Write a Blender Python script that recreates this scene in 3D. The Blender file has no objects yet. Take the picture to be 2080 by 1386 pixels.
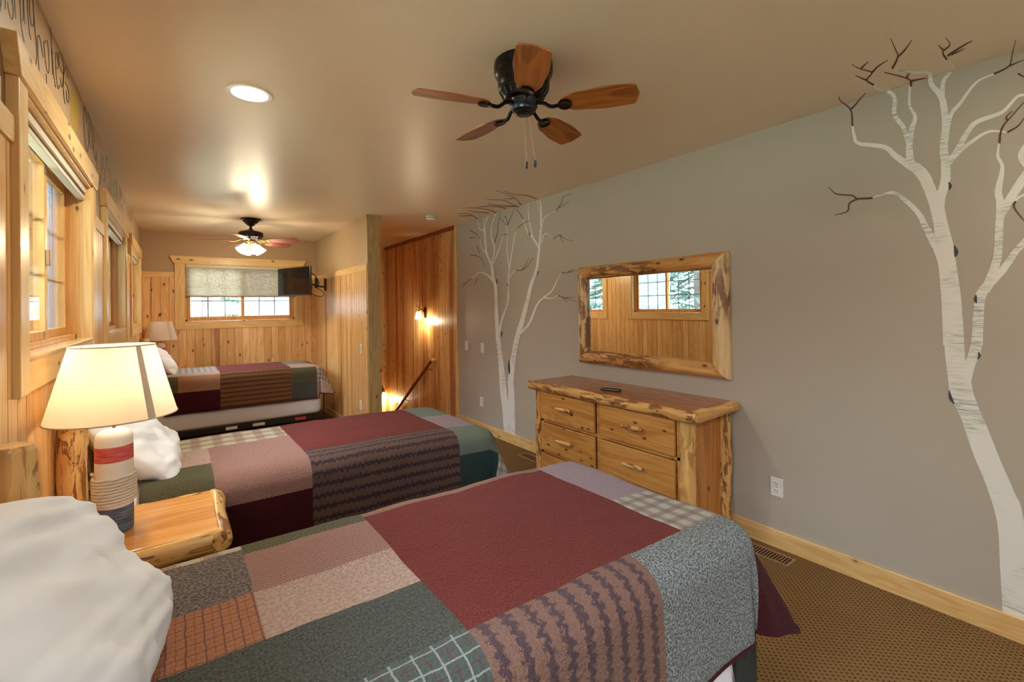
import bpy, math, random
from mathutils import Vector, Matrix, noise
S = bpy.context.scene
C = S.collection
PI = math.pi
random.seed(7)

# ---------------------------------------------------------------- camera, world, exposure
F0, YAW, PITCH, ROLL, PCY, CZ = 941.79, 0.625331, 0.0081366, -0.0154965, 616.957, 1.415
_f = Vector((math.sin(YAW)*math.cos(PITCH), math.cos(YAW)*math.cos(PITCH), math.sin(PITCH)))
_r = Vector((math.cos(YAW), -math.sin(YAW), 0))
_u = _r.cross(_f)
RR = math.cos(ROLL)*_r + math.sin(ROLL)*_u
UU = -math.sin(ROLL)*_r + math.cos(ROLL)*_u
cam = bpy.data.cameras.new('camera'); co = bpy.data.objects.new('camera', cam); C.objects.link(co)
cam.sensor_width = 36; cam.lens = F0/2080*36; cam.shift_y = -(693-PCY)/2080
cam.clip_start = 0.02; cam.clip_end = 200
co.matrix_world = Matrix(((RR.x, UU.x, -_f.x, 0), (RR.y, UU.y, -_f.y, 0), (RR.z, UU.z, -_f.z, CZ), (0, 0, 0, 1)))
S.camera = co

S.view_settings.view_transform = 'Standard'; S.view_settings.look = 'None'
S.view_settings.exposure = 1.12; S.view_settings.gamma = 1.0; S.view_settings.use_curve_mapping = False
S.cycles.use_denoising = True
S.cycles.max_bounces = 10; S.cycles.diffuse_bounces = 6; S.cycles.glossy_bounces = 5
S.cycles.transparent_max_bounces = 24; S.cycles.sample_clamp_indirect = 6
S.cycles.caustics_reflective = False; S.cycles.caustics_refractive = False
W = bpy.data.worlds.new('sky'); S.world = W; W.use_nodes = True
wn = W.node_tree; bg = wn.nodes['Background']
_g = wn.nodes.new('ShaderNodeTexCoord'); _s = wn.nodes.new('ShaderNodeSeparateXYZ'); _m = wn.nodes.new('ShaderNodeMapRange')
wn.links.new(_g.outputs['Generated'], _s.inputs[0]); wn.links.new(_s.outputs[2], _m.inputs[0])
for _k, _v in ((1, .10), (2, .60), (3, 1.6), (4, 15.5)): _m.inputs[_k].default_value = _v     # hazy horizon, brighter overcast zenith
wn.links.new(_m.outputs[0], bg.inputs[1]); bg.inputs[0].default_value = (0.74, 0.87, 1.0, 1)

XL, XR, YB, H = -0.36, 2.81, 7.30, 2.44

def light(name, kind, loc, power, col, rot=(0, 0, 0), **kw):
    l = bpy.data.lights.new(name, kind); o = bpy.data.objects.new(name, l); C.objects.link(o)
    o.location = loc; o.rotation_euler = rot; l.energy = power; l.color = col
    for k, v in kw.items(): setattr(l, k, v)
    return o
WARM = (1.0, 0.82, 0.54)
SOFT = (1.0, 0.90, 0.70)
# sky portals in the four left windows, the first an added one, and the end window (they only guide the sampling of the sky)
for k, yc in enumerate((0.6, 2.45, 4.30, 6.15)):
    p = light('window_sky', 'AREA', (XL-0.13, yc, 1.66), 1, (1, 1, 1), (0, -PI/2, 0), shape='RECTANGLE', size=0.74, size_y=1.2)
    p.data.cycles.is_portal = True
p = light('window_sky', 'AREA', (0.73, YB+0.13, 1.66), 1, (1, 1, 1), (-PI/2, 0, 0), shape='RECTANGLE', size=1.3, size_y=0.74)
p.data.cycles.is_portal = True

p = light('window_sky', 'AREA', (1.25, -2.43, 1.66), 1, (1, 1, 1), (PI/2, 0, 0), shape='RECTANGLE', size=1.75, size_y=0.74)  # portal of the added window behind the camera
p.data.cycles.is_portal = True

# ---------------------------------------------------------------- node helpers
class NT:
    def __init__(s, name):
        s.m = bpy.data.materials.new(name); s.m.use_nodes = True; s.t = s.m.node_tree
        s.t.nodes.clear(); s.out = s.t.nodes.new('ShaderNodeOutputMaterial')
        s._tc = None
    def n(s, typ, ins=None, out=0, **props):
        nd = s.t.nodes.new('ShaderNode'+typ)
        for k, v in props.items(): setattr(nd, k, v)
        for k, v in (ins or {}).items():
            if v is None: continue
            sk = nd.inputs[k]
            if isinstance(v, bpy.types.NodeSocket): s.t.links.new(v, sk)
            elif isinstance(v, (tuple, list)) and len(v) == 3 and sk.type == 'RGBA': sk.default_value = (*v, 1)
            else: sk.default_value = v
        return nd.outputs[out]
    def tc(s, kind='Object'):
        return s.n('TexCoord', out={'Generated': 0, 'Normal': 1, 'UV': 2, 'Object': 3}[kind])
    def m_(s, op, a, b=None, c=None): return s.n('Math', {0: a, 1: b, 2: c}, operation=op)
    def mul(s, a, b): return s.m_('MULTIPLY', a, b)
    def add(s, a, b): return s.m_('ADD', a, b)
    def xyz(s, v):
        nd = s.t.nodes.new('ShaderNodeSeparateXYZ'); s.t.links.new(v, nd.inputs[0]); return nd.outputs
    def vec(s, x, y, z): return s.n('CombineXYZ', {0: x, 1: y, 2: z})
    def mix(s, f, a, b, mode='MIX'): return s.n('MixRGB', {0: f, 1: a, 2: b}, blend_type=mode)
    def ss(s, v, a, b, lo=0.0, hi=1.0):
        return s.n('MapRange', {0: v, 1: a, 2: b, 3: lo, 4: hi}, interpolation_type='SMOOTHSTEP')
    def noise(s, v, sc, det=2, dist=0, rough=.5): return s.n('TexNoise', {'Vector': v, 'Scale': sc, 'Detail': det, 'Distortion': dist, 'Roughness': rough})
    def bump(s, h, st=.3, d=.01): return s.n('Bump', {'Height': h, 'Strength': st, 'Distance': d})
    def bsdf(s, col, rough=.5, spec=.5, normal=None, metal=0, **kw):
        ins = {'Base Color': col, 'Roughness': rough, 'Metallic': metal, 'Specular IOR Level': spec, 'Normal': normal}
        ins.update(kw)
        o = s.n('BsdfPrincipled', ins); s.t.links.new(o, s.out.inputs[0]); return s.m
    def surf(s, sh): s.t.links.new(sh, s.out.inputs[0]); return s.m

def sc(r, g, b):   # sRGB 0-255 to linear
    f = lambda c: (c/255/12.92) if c/255 <= .04045 else ((c/255+.055)/1.055)**2.4
    return (f(r), f(g), f(b))

def plain(name, col, rough=.5, spec=.5, metal=0, nz=0, nsc=60, bump=0, **kw):
    t = NT(name); c = col
    b = None
    if nz or bump:
        n = t.noise(t.tc(), nsc, 3)
        if nz: c = t.mix(n, tuple(x*(1-nz) for x in col), tuple(min(1, x*(1+nz)) for x in col))
        if bump: b = t.bump(n, .5, bump)
    return t.bsdf(c, rough, spec, b, metal, **kw)

def wood(name, c1, c2, grain='Z', board=None, knots=.5, rough=.32, var=.12, bark=0, kcol=sc(70, 35, 12), dark=.0, fine=1.0, kn=(15, 7.5)):
    t = NT(name); o = t.tc(); x = t.xyz(o); gi = 'XYZ'.index(grain)
    co_ = [x[0], x[1], x[2]]
    rnd = None
    if board:
        bi = t.m_('FLOOR', t.m_('DIVIDE', t.add(x['XYZ'.index(board[0])], 40.0), board[1]))
        co_[gi] = t.add(co_[gi], t.mul(bi, 3.37))
        rnd = t.n('TexWhiteNoise', {'W': bi}, noise_dimensions='1D')
    st = lambda cross, along: t.vec(*[t.mul(co_[k], along if k == gi else cross) for k in range(3)])
    n1 = t.noise(st(38*fine, 1.6), 1.0, 4, .8)
    n2 = t.noise(st(7, .9), 1.0, 2, 1.2)
    rings = t.m_('SINE', t.mul(n2, 38.0))
    f = t.add(t.mul(t.ss(n1, .3, .7), .55), t.mul(t.ss(rings, -1, 1), .45))
    col = t.mix(f, c1, c2)
    if knots:
        vo = t.t.nodes.new('ShaderNodeTexVoronoi'); vo.inputs['Scale'].default_value = 1.0
        t.t.links.new(st(*kn), vo.inputs['Vector'])
        d, rc = vo.outputs['Distance'], t.xyz(vo.outputs['Color'])[0]
        on = t.m_('LESS_THAN', rc, knots)
        halo = t.mul(t.ss(d, .34, .08), on); core = t.mul(t.ss(d, .17, .11), on)
        col = t.mix(t.mul(halo, .45), col, tuple(v*.62 for v in c2))
        col = t.mix(t.mul(core, .85), col, kcol)
    if bark:
        n3 = t.noise(st(30, 6.5), 1.0, 6, .7, .68)
        pa = t.noise(st(3, 1.6), 1.0, 1)
        msk = t.mul(t.ss(n3, .57-.05*bark, .60-.05*bark), t.ss(pa, .36, .5))
        col = t.mix(t.mul(msk, .85), col, t.mix(t.noise(o, 60), sc(92, 45, 24), sc(140, 82, 48)))
        crack = t.ss(t.noise(st(70, 3), 1.0, 3, 1.5), .66, .72)
        col = t.mix(t.mul(crack, .6), col, sc(70, 42, 22))
    if rnd is not None:
        col = t.mix(1.0, col, t.n('CombineColor', {0: t.ss(rnd, 0, 1, 1-var*.7, 1+var*.5), 1: t.ss(rnd, 0, 1, 1-var*1.2, 1+var*.5), 2: t.ss(rnd, 0, 1, 1-var*1.8, 1+var*.6)}), 'MULTIPLY')
        if dark:
            r2 = t.n('TexWhiteNoise', {'W': t.add(bi, 91.3)}, noise_dimensions='1D')
            hs = t.mul(t.ss(r2, 1-dark, 1-dark+.02), t.ss(t.noise(st(9, .5), 1.0, 2), .4, .55))
            col = t.mix(t.mul(hs, .65), col, sc(140, 72, 32))
    b = t.bump(n1, .25, .0012 if not bark else .003)
    return t.bsdf(col, rough, .5, b)

M = {}
P1, P2 = sc(238, 200, 140), sc(214, 164, 98)
M['panel_y'] = wood('pine_panel_y', P1, P2, 'Z', ('Y', .0889), .48, .30, .16, dark=.10)
M['panel_x'] = wood('pine_panel_x', sc(238, 202, 146), sc(216, 168, 106), 'Z', ('X', .0889), .5, .32, .16, dark=.12)
M['stair_y'] = wood('pine_stair_y', sc(230, 194, 134), sc(200, 154, 96), 'Z', ('Y', .0889), .38, .26, .26, dark=.3)
M['stair_x'] = wood('pine_stair_x', sc(230, 194, 134), sc(200, 154, 96), 'Z', ('X', .0889), .38, .26, .26)
T1, T2 = sc(238, 206, 146), sc(220, 176, 110)
for a in 'XYZ':
    M['trim'+a] = wood('pine_trim_'+a, T1, T2, a, None, .30, .3)
    M['log'+a] = wood('peeled_log_'+a, sc(236, 200, 136), sc(210, 160, 92), a, None, .5, .28, bark=1, fine=.6)
    M['ced'+a] = wood('cedar_'+a, sc(214, 162, 92), sc(186, 124, 60), a, None, .6, .30, kcol=sc(60, 28, 10), kn=(20, 9))
    M['clog'+a] = wood('dresser_log_'+a, sc(232, 190, 120), sc(204, 150, 84), a, None, .5, .3, bark=1.2, fine=.6)
M['sillw'] = wood('varnished_sill', T1, T2, 'Y', None, .3, .12)
M['post'] = wood('greyed_pine', sc(200, 172, 122), sc(176, 144, 92), 'Z', None, .35, .35)
M['cedside'] = wood('dresser_side', sc(196, 132, 66), sc(160, 96, 42), 'Z', None, .55, .3, kcol=sc(50, 22, 10), kn=(16, 8))
M['cedtop'] = wood('dresser_top', sc(186, 122, 72), sc(150, 88, 46), 'Y', ('X', .14), .3, .22, .1)
M['nstop'] = wood('nightstand_top', sc(234, 178, 106), sc(210, 144, 74), 'X', ('Y', .14), .45, .2, .08, kcol=sc(110, 55, 24))
M['sash'] = wood('sash_wood', sc(222, 172, 104), sc(196, 138, 70), 'Z', None, .1, .3)
M['rail'] = wood('handrail_wood', sc(150, 84, 40), sc(116, 58, 24), 'Y', None, .1, .25)

def paint(name, col, rough, spec=.5, bs=.0006):
    t = NT(name); o = t.tc(); n = t.noise(o, 160, 3); big = t.noise(o, 1.3, 2)
    c = t.mix(t.ss(big, .35, .65), tuple(v*.985 for v in col), tuple(min(1, v*1.015) for v in col))
    return t.bsdf(c, rough, spec, t.bump(n, .35, bs))
M['paint'] = paint('wall_paint', sc(184, 179, 168), .55)
M['ceil'] = paint('ceiling_paint', sc(232, 212, 186), .36, .5, .00035)
M['frieze'] = paint('frieze_paint', sc(182, 154, 118), .5)
M['white'] = plain('white_plastic', sc(232, 232, 230), .35)
M['whitem'] = plain('white_metal', sc(236, 230, 222), .3)
M['dkslot'] = plain('slot_dark', sc(30, 28, 28), .6)
M['black'] = plain('black_metal', sc(24, 24, 26), .35, .6)
M['blackp'] = plain('black_plastic', sc(18, 18, 20), .3)
M['bronze'] = plain('dark_bronze', sc(46, 36, 34), .32, .6, .7, nz=.3)
M['oilb'] = plain('black_bronze', sc(34, 33, 36), .28, .6, .75)
M['gun'] = plain('gun_metal', sc(70, 78, 88), .25, .6, .8)
M['brass'] = plain('aged_brass', sc(176, 140, 84), .35, .5, .9)
M['chain'] = plain('pull_chain', sc(150, 130, 100), .4, .5, .7)
M['vent'] = plain('vent_metal', sc(150, 112, 78), .4)

def m_carpet():
    t = NT('carpet'); o = t.tc(); x = t.xyz(o)
    a, b = t.mul(x[0], PI/.0135), t.mul(x[1], PI/.0135)
    s = t.mul(t.m_('SINE', a), t.m_('SINE', b))
    dots = t.ss(s, .35, .85); n = t.noise(o, 420, 2); big = t.noise(o, 3, 2)
    base = t.mix(n, sc(112, 86, 54), sc(150, 120, 80))
    base = t.mix(t.mul(dots, .8), base, sc(60, 40, 24))
    base = t.mix(t.mul(t.ss(big, .3, .7), .15), base, sc(90, 64, 38))
    h = t.m_('SUBTRACT', t.mul(n, .4), dots)
    return t.bsdf(base, .95, .1, t.bump(h, .8, .004))
M['carpet'] = m_carpet()

def m_glass(name='window_glass', tint=(1, 1, 1)):
    t = NT(name); fr = t.n('Fresnel', {0: 1.2})
    g = t.n('BsdfGlossy', {'Roughness': .02, 'Color': (1, 1, 1)}); tr = t.n('BsdfTransparent', {0: tint})
    return t.surf(t.n('MixShader', {0: t.mul(fr, .9), 1: tr, 2: g}))
M['glass'] = m_glass()
def m_screen():
    t = NT('insect_screen_mesh'); d = t.n('BsdfDiffuse', {0: sc(150, 156, 164)}); l = t.n('BsdfTranslucent', {0: sc(170, 180, 190)})
    return t.surf(t.n('MixShader', {0: .42, 1: t.n('BsdfTransparent'), 2: t.n('MixShader', {0: .5, 1: d, 2: l})}))
M['screenmesh'] = m_screen()
M['mirror'] = plain('mirror_silver', (.93, .94, .93), .012, .5, 1.0)

def m_cloth_trans(name, col, tr=.5, tcol=None, bsc=500):
    t = NT(name); n = t.noise(t.tc(), bsc, 2); b = t.bump(n, .3, .001)
    c = t.mix(n, tuple(v*.93 for v in col), col)
    d = t.n('BsdfDiffuse', {0: c, 'Normal': b}); l = t.n('BsdfTranslucent', {0: tcol or col})
    return t.surf(t.n('MixShader', {0: tr, 1: d, 2: l}))
M['shade'] = m_cloth_trans('lamp_shade_linen', sc(240, 232, 220), .5, sc(255, 238, 204))
M['seam'] = m_cloth_trans('shade_seam', sc(206, 198, 190), .12, sc(220, 200, 180))
M['blind'] = m_cloth_trans('cellular_blind', sc(214, 210, 200), .45, sc(214, 208, 196), 60)
M['blindrail'] = plain('blind_rail', sc(214, 206, 186), .4)

def emis(name, col, st):
    t = NT(name); return t.surf(t.n('Emission', {0: col, 1: st}))
M['can'] = emis('can_lens', (1, .9, .74), 9)
M['fglass'] = emis('frosted_glass_lit', (1, .86, .62), 6)
def m_sconce():
    t = NT('amber_glass_lit'); z = t.xyz(t.tc('Generated'))[2]
    return t.surf(t.n('Emission', {0: t.mix(t.ss(z, .1, .9), (1, .78, .42), (1, .58, .18)), 1: t.ss(z, 0, 1, 5.0, 1.4)}))
M['sglass'] = m_sconce()

def linen(name, col, sc_=9, bs=.006):
    t = NT(name); o = t.tc(); n = t.noise(o, sc_, 3, .5); f = t.noise(o, 700, 1)
    b1 = t.bump(n, .5, bs); b2 = t.n('Bump', {'Height': f, 'Strength': .1, 'Distance': .001, 'Normal': b1})
    return t.bsdf(col, .85, .15, b2)
M['pillow'] = linen('pillow_cotton', sc(236, 241, 253), 16, .004)
M['sheet'] = linen('fitted_sheet', sc(226, 229, 240), 6, .004)

# blanket fabrics, patterned in the cloth's own metres (UV)
def fab(name, kind, *cols, per=.06, along='u', g=260):
    cols = [tuple(x*.69 for x in c) for c in cols]
    t = NT(name); uv = t.tc('UV'); x = t.xyz(uv); u, v = x[0], x[1]
    nz = t.noise(uv, g, 2, .4); md = t.noise(uv, 28, 2)
    vo = t.n('TexVoronoi', {'Vector': uv, 'Scale': g*.42})
    tri = lambda c, p, w: t.m_('LESS_THAN', t.m_('ABSOLUTE', t.m_('SUBTRACT', t.m_('FRACT', t.m_('DIVIDE', t.add(c, 5.0), p)), .5)), w)
    c1 = cols[0]; c2 = cols[1] if len(cols) > 1 else tuple(x_*.7 for x_ in c1)
    if kind == 'fleece':
        col = t.mix(t.ss(nz, .3, .7), c2, c1)
    elif kind == 'heather':
        n2 = t.noise(uv, g*.55, 3, .5)
        col = t.mix(t.ss(n2, .4, .6), c2, c1)
    elif kind == 'weave':
        k = 2*PI/per
        ck = t.mul(t.m_('SINE', t.mul(u, k)), t.m_('SINE', t.mul(v, k)))
        col = t.mix(t.ss(ck, -.1, .5), c1, c2)
    elif kind == 'plaid':      # base, band, cross
        a = tri(u, per, .2); b = tri(v, per, .2)
        col = t.mix(t.mul(a, .55), c1, c2); col = t.mix(t.mul(b, .55), col, c2)
        l = t.m_('MAXIMUM', tri(t.add(u, per*.5), per*.5, .03), tri(t.add(v, per*.5), per*.5, .03))
        col = t.mix(t.mul(l, .5), col, cols[2] if len(cols) > 2 else c2)
        col = t.mix(t.mul(t.ss(nz, .4, .6), .18), col, tuple(x_*.6 for x_ in c1))
    elif kind == 'tartan':     # base, light lines, dark lines
        wob = t.mul(t.m_('SUBTRACT', t.noise(uv, 45, 1), .5), .006)
        uu, vv = t.add(u, wob), t.add(v, wob)
        l1 = t.m_('MAXIMUM', tri(uu, per, .05), tri(vv, per, .045)); l2 = t.m_('MAXIMUM', tri(t.add(uu, per*.5), per, .03), tri(t.add(vv, per*.5), per, .03))
        col = t.mix(t.ss(nz, .3, .7), tuple(x_*.72 for x_ in c1), c1)
        col = t.mix(t.mul(l2, .7), col, cols[2]); col = t.mix(t.mul(l1, .75), col, cols[1])
    elif kind == 'stripes':    # zigzag knitted bands
        a, b = (u, v) if along == 'u' else (v, u)
        zz = t.m_('ABSOLUTE', t.m_('SUBTRACT', t.m_('FRACT', t.m_('DIVIDE', t.add(b, 5.0), per*.5)), .5))
        ph = t.m_('FRACT', t.m_('DIVIDE', t.add(t.add(a, 5.0), t.add(t.mul(zz, per*.35), t.add(t.mul(nz, per*.35), t.mul(t.noise(uv, 90, 2), per*.8)))), per))
        band = t.m_('MULTIPLY', t.ss(ph, .30, .40), t.ss(ph, .78, .66))
        col = t.mix(t.mul(t.ss(nz, .35, .65), .55), c1, tuple(x_*.55 for x_ in c1))
        col = t.mix(t.mul(band, .85), col, c2)
    col = t.mix(t.mul(t.ss(md, .3, .7), .10), col, tuple(x_*.7 for x_ in c1))
    h = t.add(t.mul(vo, .6), t.mul(nz, .8))
    return t.bsdf(col, .95, .1, t.bump(h, .9, .006), **{'Sheen Weight': .06, 'Sheen Roughness': .5})
FB = {
 'burg': fab('burgundy_fleece', 'fleece', sc(142, 60, 54), sc(106, 40, 36)),
 'charcoal': plain('charcoal_fleece', sc(56, 60, 58), .95, .1, nz=.3, nsc=150, bump=.004),
 'maroon': fab('maroon_fleece', 'fleece', sc(88, 32, 40), sc(62, 18, 27)),
 'dgreen': fab('dark_green_fleece', 'fleece', sc(104, 108, 100), sc(66, 71, 66), g=200),
 'olive': fab('olive_fleece', 'fleece', sc(118, 116, 92), sc(84, 80, 58)),
 'sage': fab('sage_fleece', 'fleece', sc(142, 156, 142), sc(110, 126, 116)),
 'teal': fab('deep_teal_fleece', 'fleece', sc(66, 92, 92), sc(42, 64, 68)),
 'beige': fab('beige_fleece', 'fleece', sc(204, 178, 166), sc(176, 146, 130), g=120),
 'lav': fab('lavender_fleece', 'fleece', sc(188, 170, 182), sc(158, 138, 152)),
 'grey': fab('grey_heather', 'heather', sc(176, 184, 186), sc(96, 106, 112), g=320),
 'tgrey': fab('brown_grey_heather', 'heather', sc(150, 138, 132), sc(92, 84, 80), g=280),
 'weave': fab('rose_basket_weave', 'weave', sc(196, 152, 136), sc(110, 76, 84), per=.010),
 'tan': fab('tan_weave', 'weave', sc(196, 148, 112), sc(140, 96, 72), per=.012),
 'orange': fab('orange_windowpane', 'tartan', sc(206, 140, 102), sc(104, 72, 84), sc(150, 84, 66), per=.032),
 'gtart': fab('green_tartan', 'tartan', sc(100, 114, 108), sc(188, 192, 186), sc(128, 58, 78), per=.043),
 'plaid': fab('cream_wine_plaid', 'plaid', sc(214, 206, 180), sc(150, 96, 96), sc(140, 130, 104), per=.093),
 'gplaid': fab('grey_wine_plaid', 'plaid', sc(206, 208, 196), sc(142, 92, 106), sc(128, 140, 128), per=.058),
 'strv': fab('brown_knit_bands', 'stripes', sc(158, 122, 110), sc(80, 66, 80), per=.053, along='u'),
 'strh': fab('brown_knit_rows', 'stripes', sc(124, 98, 90), sc(60, 46, 60), per=.050, along='v'),
 'strh3': fab('tawny_knit_rows', 'stripes', sc(150, 106, 70), sc(84, 52, 42), per=.050, along='v'),
 'brown': fab('tan_brown_knit', 'fleece', sc(176, 140, 122), sc(142, 106, 92)),
}

# ---------------------------------------------------------------- mesh helpers
class MB:
    def __init__(s, M_=None): s.v = []; s.f = []; s.mi = []; s.uv = []; s.M = M_; s.k = 0
    def vert(s, p):
        p = Vector(p)
        if s.M is not None: p = s.M @ p if isinstance(s.M, Matrix) else Vector(s.M(p))
        s.v.append(tuple(p)); return len(s.v)-1
    def face(s, ids, uv=None): s.f.append(tuple(ids)); s.mi.append(s.k); s.uv.append(uv)
    def box(s, x0, x1, y0, y1, z0, z1):
        i = [s.vert(p) for p in ((x0,y0,z0),(x1,y0,z0),(x1,y1,z0),(x0,y1,z0),(x0,y0,z1),(x1,y0,z1),(x1,y1,z1),(x0,y1,z1))]
        for q in ((0,3,2,1),(4,5,6,7),(0,1,5,4),(1,2,6,5),(2,3,7,6),(3,0,4,7)): s.face([i[k] for k in q])
        return s
    def rings(s, R, caps=True, closed=False):
        n = len(R[0]); I = [[s.vert(p) for p in r] for r in R]
        for a in range(len(I)-(0 if closed else 1)):
            A, B = I[a], I[(a+1) % len(I)]
            for k in range(n): s.face((A[k], A[(k+1) % n], B[(k+1) % n], B[k]))
        if caps and not closed: s.face(I[0][::-1]); s.face(I[-1])
        return s
    def tube(s, pts, r, seg=8, caps=True, closed=False, sq=1.0):
        pts = [Vector(p) for p in pts]; R = []; n = len(pts); prev = None
        for i, p in enumerate(pts):
            a = pts[(i-1) % n] if (i > 0 or closed) else p; b = pts[(i+1) % n] if (i < n-1 or closed) else p
            d = (b-a).normalized()
            if prev is None:
                up = Vector((0, 0, 1)) if abs(d.z) < .9 else Vector((1, 0, 0)); x = d.cross(up).normalized()
            else: x = (prev - d*prev.dot(d)).normalized()
            prev = x; y = d.cross(x); rr = r[i] if isinstance(r, (list, tuple)) else r
            R.append([p + x*math.cos(2*PI*k/seg)*rr + y*math.sin(2*PI*k/seg)*rr*sq for k in range(seg)])
        return s.rings(R, caps, closed)
    def lathe(s, prof, c=(0, 0, 0), seg=32, caps=True, A=None):
        R = []
        for r, z in prof:
            ring = [Vector((r*math.cos(2*PI*k/seg), r*math.sin(2*PI*k/seg), z)) for k in range(seg)]
            if A is not None: ring = [A @ p for p in ring]
            R.append([p+Vector(c) for p in ring])
        return s.rings(R, caps)
    def log(s, p0, p1, r0, r1=None, seed=0, seg=20, n=None, wob=.06, sq=(1, 1), bend=.004, rc=.3, knob=0):
        """a peeled pole: uneven radius, slightly bent, rounded ends"""
        p0, p1 = Vector(p0), Vector(p1); r1 = r1 or r0; L = (p1-p0).length; d = (p1-p0)/L
        up = Vector((0, 0, 1)) if abs(d.z) < .9 else Vector((1, 0, 0))
        x = d.cross(up).normalized(); y = d.cross(x)
        n = n or max(8, int(L/.025)); rnd = random.Random(seed)
        kn = [(rnd.random(), rnd.random()*2*PI, rnd.uniform(.10, .22)) for _ in range(knob)]
        ts = [0, .004/L*2] + [(.012/L)] + [i/n for i in range(1, n)] + [1-.012/L, 1-.008/L, 1]
        ts = sorted(ts); R = []
        for t in ts:
            e = min(t, 1-t)*L; cap = 1-rc*max(0, 1-e/.012)**2
            c = p0 + d*(t*L) + x*bend*noise.noise((t*L*3, seed, 0)) + y*bend*noise.noise((t*L*3, seed, 9))
            rr = (r0+(r1-r0)*t)*cap; ring = []
            for k in range(seg):
                a = 2*PI*k/seg
                q = 1+wob*noise.noise((math.cos(a)*1.2+seed*3.1, math.sin(a)*1.2, t*L*5)) + wob*.4*noise.noise((math.cos(a)*4, math.sin(a)*4+seed, t*L*18))
                for kt, ka, kh in kn:
                    dd = ((t-kt)*L/.03)**2 + ((math.atan2(math.sin(a-ka), math.cos(a-ka)))*rr/.025)**2
                    q += kh*math.exp(-dd)
                ring.append(c + (x*math.cos(a)*sq[0] + y*math.sin(a)*sq[1])*rr*q)
            R.append(ring)
        return s.rings(R)
    def build(s, name, mat, parent=None, smooth=False, bevel=0, solid=0, sub=0, auto=None):
        me = bpy.data.meshes.new(name); me.from_pydata(s.v, [], s.f)
        for m in (mat if isinstance(mat, (list, tuple)) else [mat]): me.materials.append(M[m] if isinstance(m, str) else m)
        if len(me.materials) > 1:
            me.polygons.foreach_set('material_index', s.mi)
        if any(u is not None for u in s.uv):
            l = me.uv_layers.new(name='cloth')
            for p, u in zip(me.polygons, s.uv):
                for li, w in zip(p.loop_indices, u): l.data[li].uv = w
        if smooth: me.polygons.foreach_set('use_smooth', [True]*len(me.polygons))
        me.update()
        o = bpy.data.objects.new(name, me); C.objects.link(o)
        if parent is not None: o.parent = parent
        if smooth and auto is not False:
            try: me.set_sharp_from_angle(angle=math.radians(auto or 32))
            except Exception: pass
        if bevel:
            b = o.modifiers.new('b', 'BEVEL'); b.width = bevel; b.segments = 2; b.limit_method = 'ANGLE'
        if solid:
            b = o.modifiers.new('s', 'SOLIDIFY'); b.thickness = solid; b.offset = -1
        if sub:
            b = o.modifiers.new('u', 'SUBSURF'); b.levels = sub; b.render_levels = sub
        return o

def tag(o, label, cat, group=None, kind=None):
    if label: o['label'] = label
    if cat: o['category'] = cat
    if group: o['group'] = group
    if kind: o['kind'] = kind
    return o
def struct(o): o['kind'] = 'structure'; return o
def thing(name, label, cat, loc=(0, 0, 0), rz=0, group=None):
    o = bpy.data.objects.new(name, None); C.objects.link(o); o.empty_display_size = .1
    o.location = loc; o.rotation_euler = (0, 0, rz); return tag(o, label, cat, group)
def dup(root, loc, label, rz=None):
    def rec(o, par):
        c = o.copy(); C.objects.link(c)
        if par is not None: c.parent = par
        for ch in list(o.children): rec(ch, c)
        return c
    r = rec(root, None); r.location = loc; r['label'] = label
    if rz is not None: r.rotation_euler = (0, 0, rz)
    return r

# ---------------------------------------------------------------- the room shell
LW = [(-.02, 1.22), (1.83, 3.07), (3.68, 4.92), (5.53, 6.77)]     # left window openings along y, the first added out of frame for daylight
WZ = (1.285, 2.045)
BWX = (.065, 1.395)
YF = -2.3
fl = MB(); fl.box(-.55, 1.81, YF, YB+.2, -.25, 0); fl.box(1.81, 2.95, YF, 5.0, -.25, 0)
struct(fl.build('floor', 'carpet'))
struct(MB().box(-.6, 3.0, YF-.1, 7.6, H, H+.15).build('ceiling', 'ceil'))

def wall_with_holes(mb, axis_box, a0, a1, holes, z0, z1):
    """axis_box(a0,a1,z0,z1) adds one block"""
    c = a0
    for h0, h1 in holes:
        axis_box(c, h0, z0, z1); axis_box(h0, h1, z0, WZ[0]); axis_box(h0, h1, WZ[1], z1); c = h1
    axis_box(c, a1, z0, z1)
wl = MB(); wall_with_holes(wl, lambda a, b, c, d: wl.box(XL-.11, XL, a, b, c, d), YF, YB+.11, LW, -.2, H)
wall_left = struct(wl.build('wall_left', 'frieze'))
wb = MB(); wall_with_holes(wb, lambda a, b, c, d: wb.box(a, b, YB, YB+.11, c, d), XL, 1.70, [BWX], -.2, H)
wall_back = struct(wb.build('wall_back', 'frieze'))
wall_right = struct(MB().box(XR, XR+.15, YF, 5.03, -.2, H).build('wall_right', 'paint'))
FWX = (.35, 2.15)  # opening of the window added behind the camera for frontal daylight
wf = MB(); wall_with_holes(wf, lambda a, b, c, d: wf.box(a, b, YF-.11, YF, c, d), XL-.11, XR+.15, [FWX], -.2, H)
wall_front = struct(wf.build('wall_front', 'paint'))
wall_tv = struct(MB().box(1.675, 1.80, 4.995, YB, -2.6, H).build('wall_partition', 'frieze'))
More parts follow.
